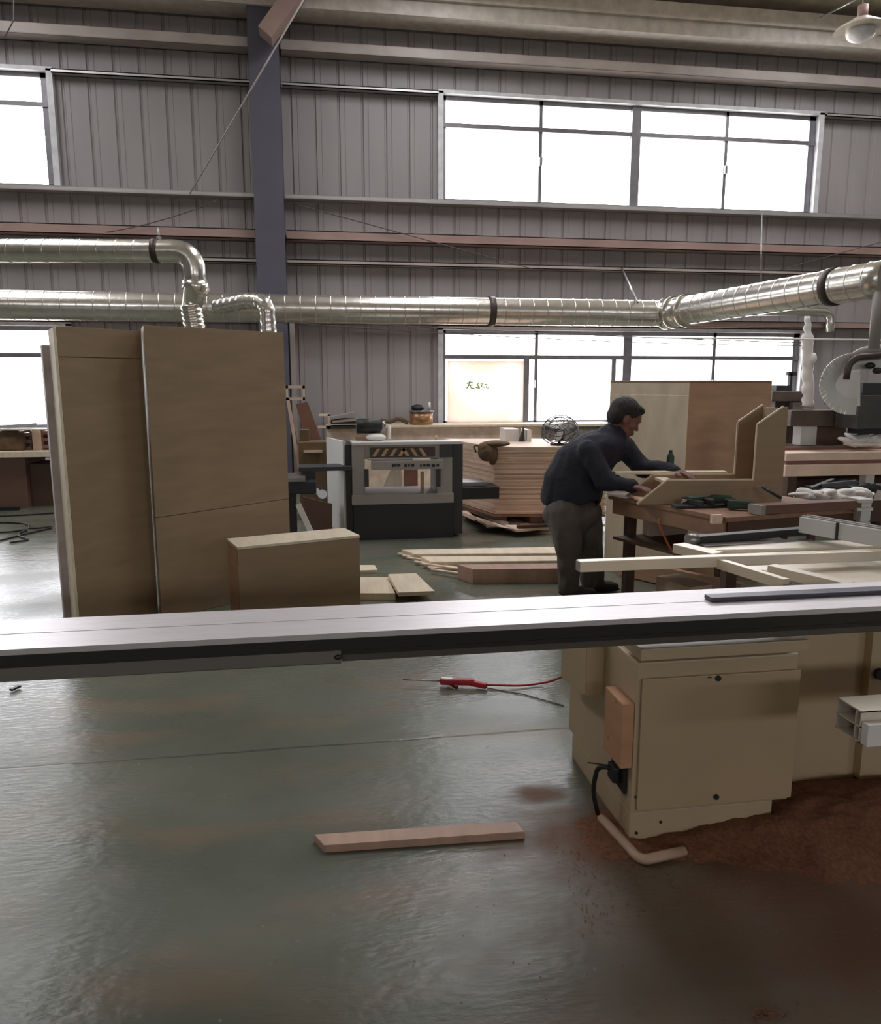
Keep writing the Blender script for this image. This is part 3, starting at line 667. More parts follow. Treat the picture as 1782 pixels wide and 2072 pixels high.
# plywood stack on pallet
P0 = PZ(1000, 1058, 0); P0.y = 8.25; xs0 = PY(1000, 1000, 8.25).x; xs1 = PY(1150, 1000, 8.25).x
u = Vector((1, -.16, 0)).normalized(); v = Vector((-.28, 1, 0)).normalized()
t = thing('board_stack', 'high stack of pale boards on pallet behind the man', 'stack', (xs0+.3, 8.6, 0), None)
def slab(mb, o, lu, lv, z0, z1): mb.prism([Vector((o.x, o.y, z0)), Vector((o.x, o.y, z0))+u*lu, Vector((o.x, o.y, z0))+u*lu+v*lv, Vector((o.x, o.y, z0))+v*lv], (0, 0, z1-z0))
zz = .13; i = 0
while zz < .86:
    th = .018; mb = MB(); o = Vector((xs0, 8.25, 0))+u*random.uniform(-.012, .012)+v*random.uniform(-.01, .01)
    slab(mb, o, 1.22, 1.3, zz, zz+th-.002); mb.build('board', PINK if i % 3 else PINKE, t); zz += th; i += 1
ztop = zz
t = thing('pallet', 'wooden pallet carrying the high stack of pale boards', 'pallet', (xs0+.3, 8.6, 0))
for q in (0, .4, .8):
    mb = MB(); slab(mb, Vector((xs0, 8.25, 0))+u*q+v*.0, .14, 1.3, 0.02, .10); mb.build('runner', DARKW, t)
mb = MB(); slab(mb, Vector((xs0, 8.25, 0)), 1.22, 1.3, .10, .125); mb.build('deck', BENCHW, t)
mb = MB(); slab(mb, Vector((xs0, 8.25, 0)), 1.22, 1.3, .0, .02); mb.build('bottom_deck', PINK, t)
# second low board pile before it
t = thing('low_board_pile', 'low pile of pale boards on the floor left of the pallet', 'stack', PZ(980, 1065, 0))
o = PZ(1045, 1073, 0)
for i in range(3):
    mb = MB(); mb.prism([PZ(1045, 1077, .03*i), PZ(1115, 1070, .03*i), PZ(1112, 1067, .03*i), PZ(984, 1067, .03*i), PZ(944, 1038, .03*i), PZ(925, 1038, .03*i)], (0, 0, .027)); mb.build('board', PINK, t)
mb = MB(); mb.bar(PZ(1046, 1069, .09)+Vector((0, 0, .0165)), PZ(1112, 1066, .09)+Vector((0, 0, .0165)), .05, .03); tag(mb.build('dark_batten', DARKW), 'dark batten lying on the low board pile', 'batten')
# bag on the stack corner
t = thing('cloth_bag', 'brown cloth bag hanging over left corner of board stack', 'bag', PY(985, 930, 8.2))
mb = MB(); c = PY(985, 915, 8.22); mb.ell(c, (.10, .09, .10)); mb.ell(c+Vector((.06, 0, -.02)), (.06, .07, .12)); mb.ell(c+Vector((-.03, 0, .05)), (.07, .07, .06)); mb.ell(c+Vector((.1, .02, .09)), (.16, .1, .035)); mb.build('bag_body', CLOTH, t)
mb = MB(); mb.tube(arc([c+Vector((-.05, 0, .06)), c+Vector((-.15, 0, .08)), c+Vector((-.12, 0, .0))], .1), .008); mb.build('strap', CLOTH, t)
# white box and sheet on the stack
mb = MB(); fb(mb, 1022, 868, 1050, 897, 9.0, 9.3, .01); tag(mb.build('white_carton', WHITE), 'white carton on board stack below the lower window', 'carton')
mb = MB(); mb.prism([PY(1049, 897, 8.9), PY(1062, 897, 8.9), PY(1060, 864, 8.9)], (0, .05, 0)); tag(mb.build('dark_wedge', MDARK), 'dark wedge standing on stack beside white carton', 'wedge')
mb = MB(); fb(mb, 1066, 870, 1075, 897, 8.9, 9.2, .004); tag(mb.build('white_post', WHITE), 'short white post on stack left of the fan', 'post')
# fan
fc = E(1132, 868, 8.7)
t = thing('fan', 'black wire-cage fan tilted up on the stack behind the man', 'fan', (fc.x, fc.y, ztop))
R_ = Euler((math.radians(35), math.radians(-20), 0)).to_matrix()
mb = MB()
for R, off in ((.20, 0), (.17, .05), (.11, .07), (.20, -.05), (.16, -.07)): mb.torus(fc+R_ @ Vector((0, 0, off)), R, .005, R_)
for i in range(14):
    a = 2*math.pi*i/14; d = Vector((math.cos(a), math.sin(a), 0))
    mb.tube([fc+R_ @ (d*.03+Vector((0, 0, .08))), fc+R_ @ (d*.12+Vector((0, 0, .07))), fc+R_ @ (d*.20), fc+R_ @ (d*.12+Vector((0, 0, -.07)))], .003, 5)
mb.build('cage', BLACK, t)
mb = MB(); mb.cyl(fc-R_ @ Vector((0, 0, .12)), fc-R_ @ Vector((0, 0, .02)), .06); mb.build('motor', MDARK, t)
for i in range(3):
    a = 2*math.pi*i/3; mb = MB(); Mx = R_.to_4x4() @ Matrix.Rotation(a, 4, 'Z') @ Matrix.Rotation(.35, 4, 'X'); mb.ell(fc+R_ @ (Matrix.Rotation(a, 3, 'Z') @ Vector((.10, 0, 0))), (.09, .05, .004), Mx); mb.build('blade', MGREY, t)
mb = MB(); mb.cyl((fc.x, fc.y, ztop), fc, .015); mb.cyl((fc.x, fc.y, ztop), (fc.x, fc.y, ztop+.02), .1); mb.build('stand', BLACK, t)

# planks on the floor in the middle
pl = [  # near-left, near-right, far-right, far-left (sight lines on the floor), height, label
 ([(838, 1121), (1165, 1119), (1140, 1106), (812, 1112)], .06, -.06, 'widest pale plank lying farthest back in the floor pile'),
 ([(872, 1137), (1165, 1134), (1165, 1124), (850, 1126)], .065, -.065, 'pale plank in the middle of the floor pile'),
]
for pts, z0, th, lb in pl:
    mb = MB(); mb.prism([PZ(x, y, z0) for x, y in pts], (0, 0, th), .003); tag(mb.build('floor_plank', PLYL), lb, 'plank')
mb = MB(); q = [PZ(x, y, .12) for x, y in ((957, 1152), (1165, 1150), (1165, 1139), (925, 1142))]; mb.prism(q, (0, 0, -.12), .003); tag(mb.build('thick_plank', PBOARD), 'thick reddish plank nearest in floor pile left of the man', 'plank')
for i in range(9):
    p = PZ(810+i*8+random.uniform(-4, 4), 1120+i*4, .02+.008*(i % 3)); q = p+Vector((.42+random.uniform(-.05, .05), -.30+random.uniform(-.12, .1), random.uniform(-.005, .02)))
    mb = MB(); mb.bar(p, q, .03, .012); tag(mb.build('wood_strip', PINK if i % 2 else PLYL), 'splintered wood strip fanned out at left end of the floor pile', 'strip', 'wood strips at the end of the floor pile')
mb = MB(); mb.prism([PZ(x, y, .0) for x, y in ((715, 1214), (800, 1214), (786, 1180), (715, 1180))], (0, 0, .05), .003); tag(mb.build('floor_board', PLYL), 'pale board on floor right of low box, touching it', 'board')
mb = MB(); mb.prism([PZ(x, y, .055) for x, y in ((806, 1207), (880, 1204), (842, 1167), (785, 1169))], (0, 0, .03), .003); o_ = mb.build('floor_board', PLYL); tag(o_, 'pale tilted board on floor, right of the one touching low box', 'board')
mb = MB(); mb.prism([PZ(x, y, .0) for x, y in ((716, 1162), (764, 1160), (758, 1150), (716, 1150))], (0, 0, .03), .002); tag(mb.build('floor_board', PLYL), 'small pale offcut behind the low box on floor', 'board')
# a batten under the tilted board
mb = MB(); mb.bar(PZ(800, 1195, .025), PZ(868, 1192, .025), .08, .05); tag(mb.build('batten', PLYR), 'batten propping the tilted board near low box', 'batten')

# ================================================================== RIGHT: tall box, bench, L-shaped cabinet
ZB = .78
cc = G(1395, 5.95, 1.58); cl = G(1235, 6.45, 1.58); cr = G(1562, 6.45, 1.58)
t = thing('tall_box', 'tall light plywood box standing behind the bench', 'box', (cc.x, cc.y, 0))
a = Vector((cl.x, cl.y, 0)); b_ = Vector((cc.x, cc.y, 0)); c_ = Vector((cr.x, cr.y, 0)); d_ = a+(c_-b_)
def plate(p, q, z0, z1, th=.018, inward=None):
    mb = MB(); p = Vector(p); q = Vector(q); x = (q-p).normalized(); n = Vector((-x.y, x.x, 0)); 
    mb.prism([Vector((p.x, p.y, z0)), Vector((q.x, q.y, z0)), Vector((q.x, q.y, z1)), Vector((p.x, p.y, z1))], n*th); return mb
zs1 = zAt(1395, 800, cc)
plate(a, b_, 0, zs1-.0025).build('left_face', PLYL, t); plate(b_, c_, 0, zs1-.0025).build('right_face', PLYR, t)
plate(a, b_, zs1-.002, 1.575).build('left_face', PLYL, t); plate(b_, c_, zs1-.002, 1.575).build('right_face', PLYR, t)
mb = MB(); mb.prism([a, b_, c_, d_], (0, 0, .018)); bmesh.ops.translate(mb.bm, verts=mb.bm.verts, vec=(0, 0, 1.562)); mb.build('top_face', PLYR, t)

bA, bB, bC = PZ(1230, 1001, ZB), PZ(1470, 1047, ZB), PZ(1745, 1027, ZB); bD = bA+(bC-bB)
uB = (bC-bB); uB.z = 0; LU = uB.length; uB.normalize(); vB = (bA-bB); vB.z = 0; LV = vB.length; vB.normalize()
t = thing('workbench', 'wooden workbench in front of the man, carrying the L-shaped cabinet', 'workbench', (bB.x, bB.y, 0))
mb = MB(); mb.prism([bA-Vector((0, 0, .03)), bB-Vector((0, 0, .03)), bC-Vector((0, 0, .03)), bD-Vector((0, 0, .03))], (0, 0, .028), .002); mb.build('worktop', BENCHW, t)
def rail(p, q, m_): mb = MB(); mb.bar(Vector((p.x, p.y, .70)), Vector((q.x, q.y, .70)), .03, .10); mb.build('apron', m_, t)
iB = bB+uB*.03+vB*.03; iC = bC-uB*.03+vB*.03; iA = bA+uB*.03-vB*.03; iD = bD-uB*.03-vB*.03
rail(iB, iC, DARKW); rail(iB, iA, BENCHW); rail(iA, iD, BENCHW); rail(iC, iD, BENCHW)
for q in (iB+uB*.04, iC-uB*.04, iA+uB*.14, iD-uB*.04):
    mb = MB(); mb.box((q.x-.035, q.y-.035, 0), (q.x+.035, q.y+.035, .66), .004); mb.build('leg', DARKW, t)
mb = MB(); mb.prism([Vector((q.x, q.y, .46)) for q in (iA, iB, iC, iD)], (0, 0, .02)); mb.build('lower_shelf', DARKW, t)
# things on the lower shelf
t2 = thing('open_carton', 'small cream carton on the shelf under workbench', 'carton', (iB.x, iB.y, .48))
mb = MB(); q = iB+uB*.14+vB*.18; mb.bar(Vector((q.x, q.y, .56)), Vector((q.x, q.y, .56))+vB*.20, .16, .155, bev=.003); mb.build('body', PINK, t2)

# L-shaped cabinet of two chamfered side panels
LO = PZ(1290, 1021, ZB); LR = PZ(1562, 1019, ZB); uL = (LR-LO); uL.z = 0; LW = uL.length; uL.normalize(); vL = Vector((-uL.y, uL.x, 0))
t = thing('l_shaped_cabinet', 'unfinished L-shaped plywood cabinet with slanted corners lying on workbench', 'cabinet', (LO.x, LO.y, ZB))
h1 = .155; hu = .52; hT = .635; xu = .772; xe = LW-.00
def Lp(off):
    P = [(0, 0), (.19, h1), (xu, h1), (xu, hu), (xu+.165, hT), (xe+.06, hT), (xe+.06, 0)]
    return [Vector((LO.x, LO.y, ZB))+uL*x+vL*off+Vector((0, 0, z)) for x, z in P]
for off, mm in ((0, PLY), (.30, PLY)):
    mb = MB(); mb.prism(Lp(off), vL*.018); o = mb.build('side_panel', mm, t)
    # pale raw edge banding along the cut
    e = MB(); P = Lp(off); 
    for i in range(1, 4): e.bar(P[i]+vL*.009, P[i+1]+vL*.009, .020, .010, up=vL)
    e.bar(P[0]+vL*.009, P[1]+vL*.009, .020, .005, up=vL)
    e.build('cut_edge', EDGE, o)['label'] = 'pale raw cut edge'
def cross(x, z, L_, up, name, mm):
    mb = MB(); q = Vector((LO.x, LO.y, ZB))+uL*x+Vector((0, 0, z))+vL*.02; mb.bar(q, q+vL*.28, L_ if up else .018, .018 if up else L_); mb.build(name, mm, t)
mb = MB(); q = Vector((LO.x, LO.y, ZB+.012)); mb.prism([q+uL*.02+vL*.02, q+uL*xe+vL*.02, q+uL*xe+vL*.3, q+uL*.02+vL*.3], (0, 0, .016)); mb.build('bottom_board', PLYR, t)
mb = MB(); q = Vector((LO.x, LO.y, ZB)); mb.prism([q+uL*(xe+.03)+vL*.02, q+uL*(xe+.05)+vL*.02, q+uL*(xe+.05)+vL*.3, q+uL*(xe+.03)+vL*.3], (0, 0, hT-.01)); mb.build('back_board', PLY, t)
mb = MB(); q = Vector((LO.x, LO.y, ZB+h1-.03)); mb.prism([q+uL*.20+vL*.02, q+uL*.28+vL*.02, q+uL*.28+vL*.3, q+uL*.20+vL*.3], (0, 0, .018)); mb.build('stretcher', PLYL, t)
# pale top board the man presses on
mb = MB(); q = Vector((LO.x, LO.y, ZB+h1+.006)); mb.prism([q-uL*.07+vL*.31, q+uL*.72+vL*.31, q+uL*.72+vL*.39, q-uL*.07+vL*.39], (0, 0, .016)); 
tag(mb.build('pale_strip', EDGE), 'pale strip board under the hand of the man', 'board')
# sheet at the bench corner by the man
mb = MB(); q = Vector((bA.x, bA.y, ZB)); mb.prism([q-uB*.02-vB*.02, q-uB*.02-vB*.20, q+uB*.14-vB*.20, q+uB*.14-vB*.02], (0, 0, .012)); tag(mb.build('paper_sheet', PAPER), 'small pale sheet on bench corner beside the man', 'paper')
# green bottle
c = G(1355, 5.55, .95)
t = thing('green_bottle', 'small dark green bottle behind outstretched hand of the man', 'bottle', (c.x, c.y, ZB+.0))
mb = MB(); z0 = ZB; c = Vector((c.x, c.y, 0)); mb.tube([c+Vector((0, 0, z)) for z in (z0, z0+.16, z0+.27, z0+.29, z0+.30)], .03, 20, rs=[.028, .028, .026, .016, .010]); mb.build('body', GREENG, t)
mb = MB(); mb.cyl(c+Vector((0, 0, z0+.30)), c+Vector((0, 0, z0+.315)), .012); mb.build('cap', GREENG, t)
# nail guns (dark green) and black clutter
def nailgun(label, px, py, ang, s=.8):
    c = PZ(px, py, ZB+.03); t = thing('nail_gun', label, 'nail gun', (c.x, c.y, ZB)); Rz = Matrix.Rotation(ang, 3, 'Z')
    def P(x, y, z=0): return Vector((c.x, c.y, ZB+.035+z))+Rz @ Vector((x*s, y*s, 0))
    mb = MB(); mb.bar(P(-.10, 0), P(.07, 0), .05, .055, bev=.012); mb.build('body', GREENG, t)
    mb = MB(); mb.bar(P(.05, 0), P(.03, -.15), .035, .04, bev=.01); mb.build('grip', RUB, t)
    mb = MB(); mb.bar(P(-.11, -.02), P(-.08, -.16), .02, .03); mb.build('magazine', MDARK, t)
    mb = MB(); mb.cyl(P(-.10, 0), P(-.16, 0), .012); mb.build('nose', STEEL, t)
nailgun('dark green nail gun on bench in front of L-shaped cabinet, left one', 1412, 1014, .2)
nailgun('dark green nail gun on bench in front of L-shaped cabinet, right one', 1462, 1012, -.5)
nailgun('dark green nail gun lying nearest to the bench front edge', 1490, 1022, 2.6)
mb = MB(); c = PZ(1400, 1026, ZB+.005); mb.box((c.x-.12, c.y-.02, ZB+.001), (c.x+.30, c.y+.05, ZB+.018), .003); tag(mb.build('black_tray', BLACK), 'flat black tray under the nail guns', 'tray')
mb = MB(); p = PZ(1530, 1030, ZB+.03); q = PZ(1745, 1018, ZB+.03); mb.bar(p, q, .09, .055, bev=.003); tag(mb.build('brown_beam', BROWN), 'brown wooden beam along the bench front edge at right', 'beam')
mb = MB(); mb.bar(PZ(1526, 1031, ZB+.03), PZ(1535, 1030, ZB+.03), .1, .058); tag(mb.build('end_block', MGREY), 'pale grey block at the left end of brown beam', 'block')
# dark crowbar leaning on the near panel
mb = MB(); mb.cyl(E(1543, 985, 5.0), E(1580, 1008, 4.9), .010); tag(mb.build('pry_bar', BLACK), 'short dark bar leaning at right foot of L-shaped cabinet', 'bar')
# clamp with red handle under bench edge and orange air hose
wire('air_hose', 'orange air hose hanging in curve under the workbench', arc([G(1335, 5.0, .70), E(1333, 1060, 5.0), E(1352, 1105, 4.95), E(1385, 1150, 4.9)], .3), .007, REDO, 'hose')
mb = MB(); fb(mb, 1441, 1042, 1462, 1060, 4.28, 4.31, .003); tag(mb.build('bench_vice_jaw', PINK), 'small pink wooden jaw at bench corner', 'vice')
# boxes behind/under: low cabinets behind bench
mb = MB(); p = E(1235, 1100, 5.9)
t = thing('low_cabinet', 'small light cabinet on the shelf under workbench near the man', 'cabinet', (iA.x, iA.y, .481))

mb = MB(); q = iA+uB*.22-vB*.10; mb.bar(Vector((q.x, q.y, .578)), Vector((q.x, q.y, .578))+uB*.34, .02, .19); mb.build('front', PINK, t)
mb = MB(); q2 = q+vB*.045; mb.bar(Vector((q2.x, q2.y, .575)), Vector((q2.x, q2.y, .575))+uB*.02, .06, .18); mb.build('side', PLYL, t)
t = thing('floor_box', 'cream box on the floor under workbench near the saw outrigger', 'box', PZ(1400, 1180, 0))
mb = MB(); p = PZ(1350, 1160, .20); q = PZ(1418, 1183, .20); mb.bar(Vector((p.x, p.y, .13)), Vector((q.x, q.y, .13)), .2, .12, bev=.003); mb.build('body', PINK, t)
mb = MB(); p = PZ(1255, 1150, .06); q = PZ(1500, 1205, .06); mb.bar(Vector((p.x, p.y, .08)), Vector((q.x, q.y, .08)), .05, .14); tag(mb.build('floor_beam', PLYR), 'brown wooden beam on floor under the workbench', 'beam')

# ================================================================== CNC table at the right background
YC = 7.3
t = thing('router_table', 'long router table at right stacked with pinkish sheets', 'machine', (5.2, 7.6, 0))
xa = PY(1590, 930, YC).x; xb = 7.2
ztt = PY(1680, 916, YC).z
mb = MB(); mb.box((xa, YC, ztt-.08), (xb, YC+0.78, ztt), .004); mb.build('spoil_board', PINK, t)
mb = MB(); mb.box((xa+.03, YC+.04, ztt-.12), (xb, YC+0.78, ztt-.08)); mb.build('middle_layer', REDW, t)
mb = MB(); mb.box((xa, YC, ztt-.24), (xb, YC+.06, ztt-.12), .004); mb.build('apron', PINK, t)
mb = MB(); mb.box((xa, YC+.3, ztt), (xb, YC+0.78, ztt+.03)); mb.build('top_mat', BROWN, t)
for x in (PY(1760, 1000, YC).x, xa+.1, PY(1760, 1000, YC).x+.9):
    mb = MB(); mb.box((x-.05, YC+.02, 0), (x+.05, YC+.12, ztt-.24)); mb.build('leg', MWHITE if x > xa+.2 else DARKW, t)
mb = MB(); mb.box((xa+.05, YC+.1, .25), (xb, YC+.74, .28)); mb.build('lower_shelf', DARKW, t)
mb = MB(); mb.box((xa+.05, YC+.74, .0), (xb, YC+.77, ztt-.24)); mb.build('back_board', DARKW, t)
# clutter on its shelf
rnd = random.Random(3)
for i in range(9):
    x = xa+.25+i*.13; z0 = .282; hh = rnd.uniform(.10, .22)
    mb = MB(); mb.box((x, YC+.15, z0), (x+rnd.uniform(.08, .12), YC+.4, z0+hh), .01)
    tag(mb.build('hardware_carton', [WHITE, MDARK, MGREY, PAPER][i % 4]), 'small %s carton on the shelf under router table' % ['white', 'dark', 'grey', 'paper-coloured'][i % 4], 'carton', 'cartons under the router table, ' + ['white', 'dark', 'grey', 'paper-coloured'][i % 4])
# low sheet behind bench right: white plastic pieces
t = thing('crumpled_plastic', 'crumpled white plastic and tools between bench and router table', 'plastic', E(1680, 1000, 6.0))
mb = MB()
for i in range(16):
    c = E(1615+i*9, 1000+4*math.sin(i*1.7), 6.2); mb.ell(c, (.09, .05, .018+.012*(i % 3)), Euler((rnd.uniform(-.4, .4), rnd.uniform(-.3, .3), rnd.uniform(0, 3))).to_matrix().to_4x4(), 10)
mb.build('plastic_sheets', WHITE, t)
mb = MB()
for i in range(6):
    c = E(1640+i*22, 985+5*math.cos(i*2), 6.4); mb.bar(c, c+Vector((.25, rnd.uniform(-.1, .1), rnd.uniform(-.06, .06))), .04, .035)
mb.build('dark_tools', MDARK, t)
t = thing('side_trestle', 'low trestle shelf holding the crumpled plastic behind bench', 'trestle', E(1680, 1010, 6.2))
c = E(1600, 1012, 6.2); d = E(1770, 1012, 6.2); z_ = c.z-.045
mb = MB(); mb.bar(c-Vector((0, 0, .03)), Vector((d.x, d.y, c.z-.03)), .5, .03); mb.build('board', BROWN, t)
for q in (c, d):
    for s_ in (-.18, .18):
        mb = MB(); mb.box((q.x+(.05 if q is c else -.1), q.y+s_-.02, 0), (q.x+(.1 if q is c else -.05), q.y+s_+.02, z_-.01)); mb.build('leg', DARKW, t)
# gantry and spindle head
t = thing('router_gantry', 'router gantry with pale curved guard and dark spindle box at right edge', 'machine', (PY(1740, 910, 7.6).x, 7.6, ztt+.03))
mb = MB(); fb(mb, 1600, 830, 1800, 862, 7.75, 7.95, .005); mb.build('beam', mat('gantry brown', (92, 78, 66), .5), t)
mb = MB(); fb(mb, 1620, 862, 1652, 901, 7.8, 7.95, .006); mb.build('upright', MWHITE, t)
mb = MB(); fb(mb, 1655, 862, 1710, 900, 7.9, 8.0); mb.build('shroud', mat('shroud brown', (110, 84, 70), .5), t)
mb = MB(); fb(mb, 1735, 800, 1810, 868, 7.35, 7.7, .01); mb.build('spindle_box', mat('spindle dark grey', (70, 68, 66), .5), t)
mb = MB(); fb(mb, 1704, 795, 1740, 820, 7.4, 7.7); mb.build('bracket', BROWN, t)
mb = MB(); fb(mb, 1745, 775, 1810, 800, 7.4, 7.7); mb.build('cap_box', MDARK, t)
mb = MB(); fb(mb, 1740, 868, 1800, 878, 7.4, 7.6); mb.build('spindle', BLACK, t)
# C-shaped pale guard
pts = [E(x, y, 7.5) for x, y in ((1732, 822), (1708, 822), (1688, 812), (1674, 793), (1673, 772), (1684, 750), (1702, 737), (1725, 730), (1790, 728))]
mb = MB(); sm = arc(pts, .2, 3)
for i in range(len(sm)-1): mb.bar(sm[i], sm[i]+(sm[i+1]-sm[i])*1.05, .16, .016, up=(0, -1, 0) if False else (0, 1, 0))
mb.build('cable_chain', MWHITE, t)
pts = [E(x, y, 7.55) for x, y in ((1732, 822), (1708, 822), (1690, 812), (1677, 793), (1677, 772), (1686, 752), (1704, 740), (1740, 740), (1740, 822))]
mb = MB(); mb.prism(pts, (0, .02, 0)); mb.build('guard_plate', WHITE, t)
pts = arc([E(1712, 768, 7.4), E(1716, 738, 7.4), E(1735, 722, 7.4), E(1800, 718, 7.4)], .1)
mb = MB(); mb.tube(pts, .03, 12); mb.build('vacuum_hose', mat('dark brown hose', (70, 56, 48), .5), t)
mb = MB(); mb.tube(arc([E(1722, 728, 7.5), E(1745, 712, 7.5), E(1800, 706, 7.5)], .1), .05, 14); mb.build('duct_elbow', MGREY, t)
mb = MB(); mb.ell(E(1760, 740, 7.42), (.05, .04, .03)); mb.ell(E(1775, 750, 7.4), (.05, .04, .03)); mb.build('fittings', BLACK, t)
# plastic bundle on the table
t = thing('plastic_bundle', 'crumpled white plastic bundle on the router table under spindle', 'plastic', (PY(1740, 905, 7.5).x, 7.5, ztt))
mb = MB(); rnd = random.Random(5)
for i in range(14):
    c = PY(1712+i*6, 891+6*math.sin(i*2.3), 7.5); mb.ell(c, (.10, .07, .03), Euler((rnd.uniform(-.5, .5), rnd.uniform(-.5, .5), 0)).to_matrix().to_4x4(), 12)
mb.ell(PY(1745, 898, 7.5), (.22, .1, .03)); mb.build('sheet', WHITE, t)
# small control cabinet left of gantry
t = thing('control_cabinet', 'brown control cabinet with dark screen behind the L-shaped panel', 'cabinet', (PY(1590, 900, 8.2).x, 8.3, 0))
mb = MB(); fb(mb, 1562, 792, 1628, 812, 8.1, 8.6, .004); mb.build('hood', mat('hood brown', (104, 88, 78), .5), t)
mb = MB(); xa2, xb2 = PY(1566, 850, 8.2).x, PY(1620, 850, 8.2).x; mb.box((xa2, 8.2, 0), (xb2, 8.6, PY(1600, 812, 8.2).z)); mb.build('body', mat('cabinet brown', (80, 68, 60), .5), t)
mb = MB(); fb(mb, 1604, 814, 1626, 830, 8.12, 8.2, .003); mb.build('screen', MGREY, t)
mb = MB(); fb(mb, 1598, 755, 1602, 792, 8.3, 8.35); fb(mb, 1595, 752, 1612, 760, 8.3, 8.35); mb.build('antenna_post', MDARK, t)
mb = MB(); fb(mb, 1570, 780, 1600, 791, 8.2, 8.5); tag(mb.build('dark_toolbox', MDARK), 'dark low case on top of control cabinet', 'case')

# ================================================================== OUTRIGGER OF THE SAW
t = thing('saw_outrigger', 'pale aluminium outrigger frame of the sliding table saw', 'saw table', PZ(1500, 1150, .80))
ZO = .88
a = PZ(1170, 1134, ZO); c = PZ(1782, 1112, ZO); c = a+(c-a)*1.25; off = Vector((0, 0, -.022))
mb = MB(); mb.bar(a+off, c+off, .045, .044, bev=.003); fr = mb.build('front_bar', ALUB, t)
mb = MB(); mb.bar(a+off-(c-a).normalized()*.004, a+off, .040, .040); mb.build('end_cap', MGREY, fr)
p = PZ(1392, 1100, ZO-.01); q = PZ(1660, 1188, ZO-.01)
q = Vector((2.25, 2.52, ZO-.03)) if False else q
for (x0, y0, x1, y1, wd) in ((1372, 1108, 1452, 1128, .07), (1560, 1152, 1720, 1190, .05), (1455, 1140, 1590, 1182, .03)):
    mb = MB(); mb.bar(PZ(x0, y0, ZO-.03), PZ(x1, y1, ZO-.03), wd, .04, bev=.002); mb.build('cross_bar', ALUB, t)
mb = MB(); mb.prism([PZ(1440, 1113, ZO-.03), PZ(1800, 1104, ZO-.03), PZ(1800, 1092, ZO-.03), PZ(1400, 1098, ZO-.03)], (0, 0, -.05)); mb.build('rear_bar', ALUB, t)
mb = MB(); mb.prism([PZ(1460, 1142, ZO-.07), PZ(1800, 1190, ZO-.07), PZ(1800, 1128, ZO-.07), PZ(1470, 1134, ZO-.07)], (0, 0, -.01)); mb.build('tray', ALUB, t)
# stop fence
mb = MB(); p = E(1402, 1092, 3.5); q = E(1640, 1073, 3.7); mb.bar(p, q, .05, .035, bev=.004); fb_ = mb.build('black_fence', BLACK, t); 
mb = MB(); mb.cyl(p-Vector((.03, 0, 0)), p+Vector((.02, 0, 0)), .028); mb.build('end_knob', STEEL, fb_)
mb = MB(); mb.bar(E(1420, 1103, 3.45), E(1640, 1092, 3.6), .03, .006); mb.build('scale', STEEL, t)
tf = thing('crosscut_fence', 'thick white aluminium crosscut fence at the right above outrigger', 'fence', PZ(1690, 1080, ZO))
p = PZ(1640, 1070, ZO+.02); q = PZ(1800, 1098, ZO+.02); d = (q-p).normalized(); p = p-d*.03
n = Vector((-d.y, d.x, 0)); q = p+d*1.1
mb = MB(); mb.bar(p+Vector((0, 0, .02)), q+Vector((0, 0, .02)), .10, .075, bev=.003); mb.build('profile', MWHITE, tf)
for s_ in (-.03, .01):
    mb = MB(); mb.bar(p+n*s_+Vector((0, 0, .060)), q+n*s_+Vector((0, 0, .060)), .012, .006); mb.build('top_rib', MGREY, tf)
mb = MB(); m0 = p+d*.19-n*.052; mb.box(m0+Vector((-.006, -.004, -.02)), m0+Vector((.006, .004, .06))); mb.build('stop_slot', BLACK, tf)
mb = MB(); m0 = p+d*.45; mb.cyl(m0+Vector((0, 0, -.09)), m0+Vector((0, 0, -.015)), .025); mb.cyl(m0+Vector((0, 0, -.09)), m0+Vector((0, 0, -.08)), .05); mb.build('clamp_foot', MDARK, tf)
# white casting with brown board further right (1740,1010)
t = thing('white_bracket', 'white metal bracket holding a brown board at the right edge', 'bracket', E(1752, 1040, 4.6))
mb = MB(); fb(mb, 1742, 1012, 1762, 1055, 4.4, 4.5, .004); fb(mb, 1738, 1010, 1766, 1018, 4.38, 4.5, .004); fb(mb, 1735, 1028, 1766, 1034, 4.38, 4.5); mb.build('casting', MWHITE, t)
mb = MB(); fb(mb, 1762, 1012, 1810, 1055, 4.42, 4.46); mb.build('board', DARKW, t)

# ================================================================== SAW
YS0, YS1, ZT = 2.165, 2.455, .88
t = thing('sliding_table', 'long aluminium sliding table of the panel saw crossing whole foreground', 'saw table', (0.5, 2.3, .70))
XL, XR = -2.6, 3.1
def extr(prof, x0, x1, bev=0):
    mb = MB(); mb.prism([Vector((x0, y, z)) for y, z in prof], (x1-x0, 0, 0)); return mb
extr([(YS0, ZT), (2.300, ZT), (2.300, ZT-.018), (YS0+.004, ZT-.018)], XL, XR).build('front_top', SALU, t)
extr([(2.306, ZT), (2.435, ZT), (2.435, ZT-.018), (2.306, ZT-.018)], XL, XR).build('rear_top', SALU, t)
extr([(2.440, ZT-.004), (YS1, ZT-.004), (YS1, ZT-.03), (2.440, ZT-.03)], XL, XR).build('rear_lip', SALU, t)
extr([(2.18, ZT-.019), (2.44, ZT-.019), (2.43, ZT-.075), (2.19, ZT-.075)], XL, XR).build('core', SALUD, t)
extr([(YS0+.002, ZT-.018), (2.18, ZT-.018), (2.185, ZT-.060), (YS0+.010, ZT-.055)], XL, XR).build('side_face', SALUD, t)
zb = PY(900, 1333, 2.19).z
extr([(2.182, ZT-.055), (2.30, ZT-.055), (2.30, zb), (2.20, zb), (2.176, zb+.012)], XL, PY(690, 1340, 2.19).x).build('lower_rail', SALUM, t)
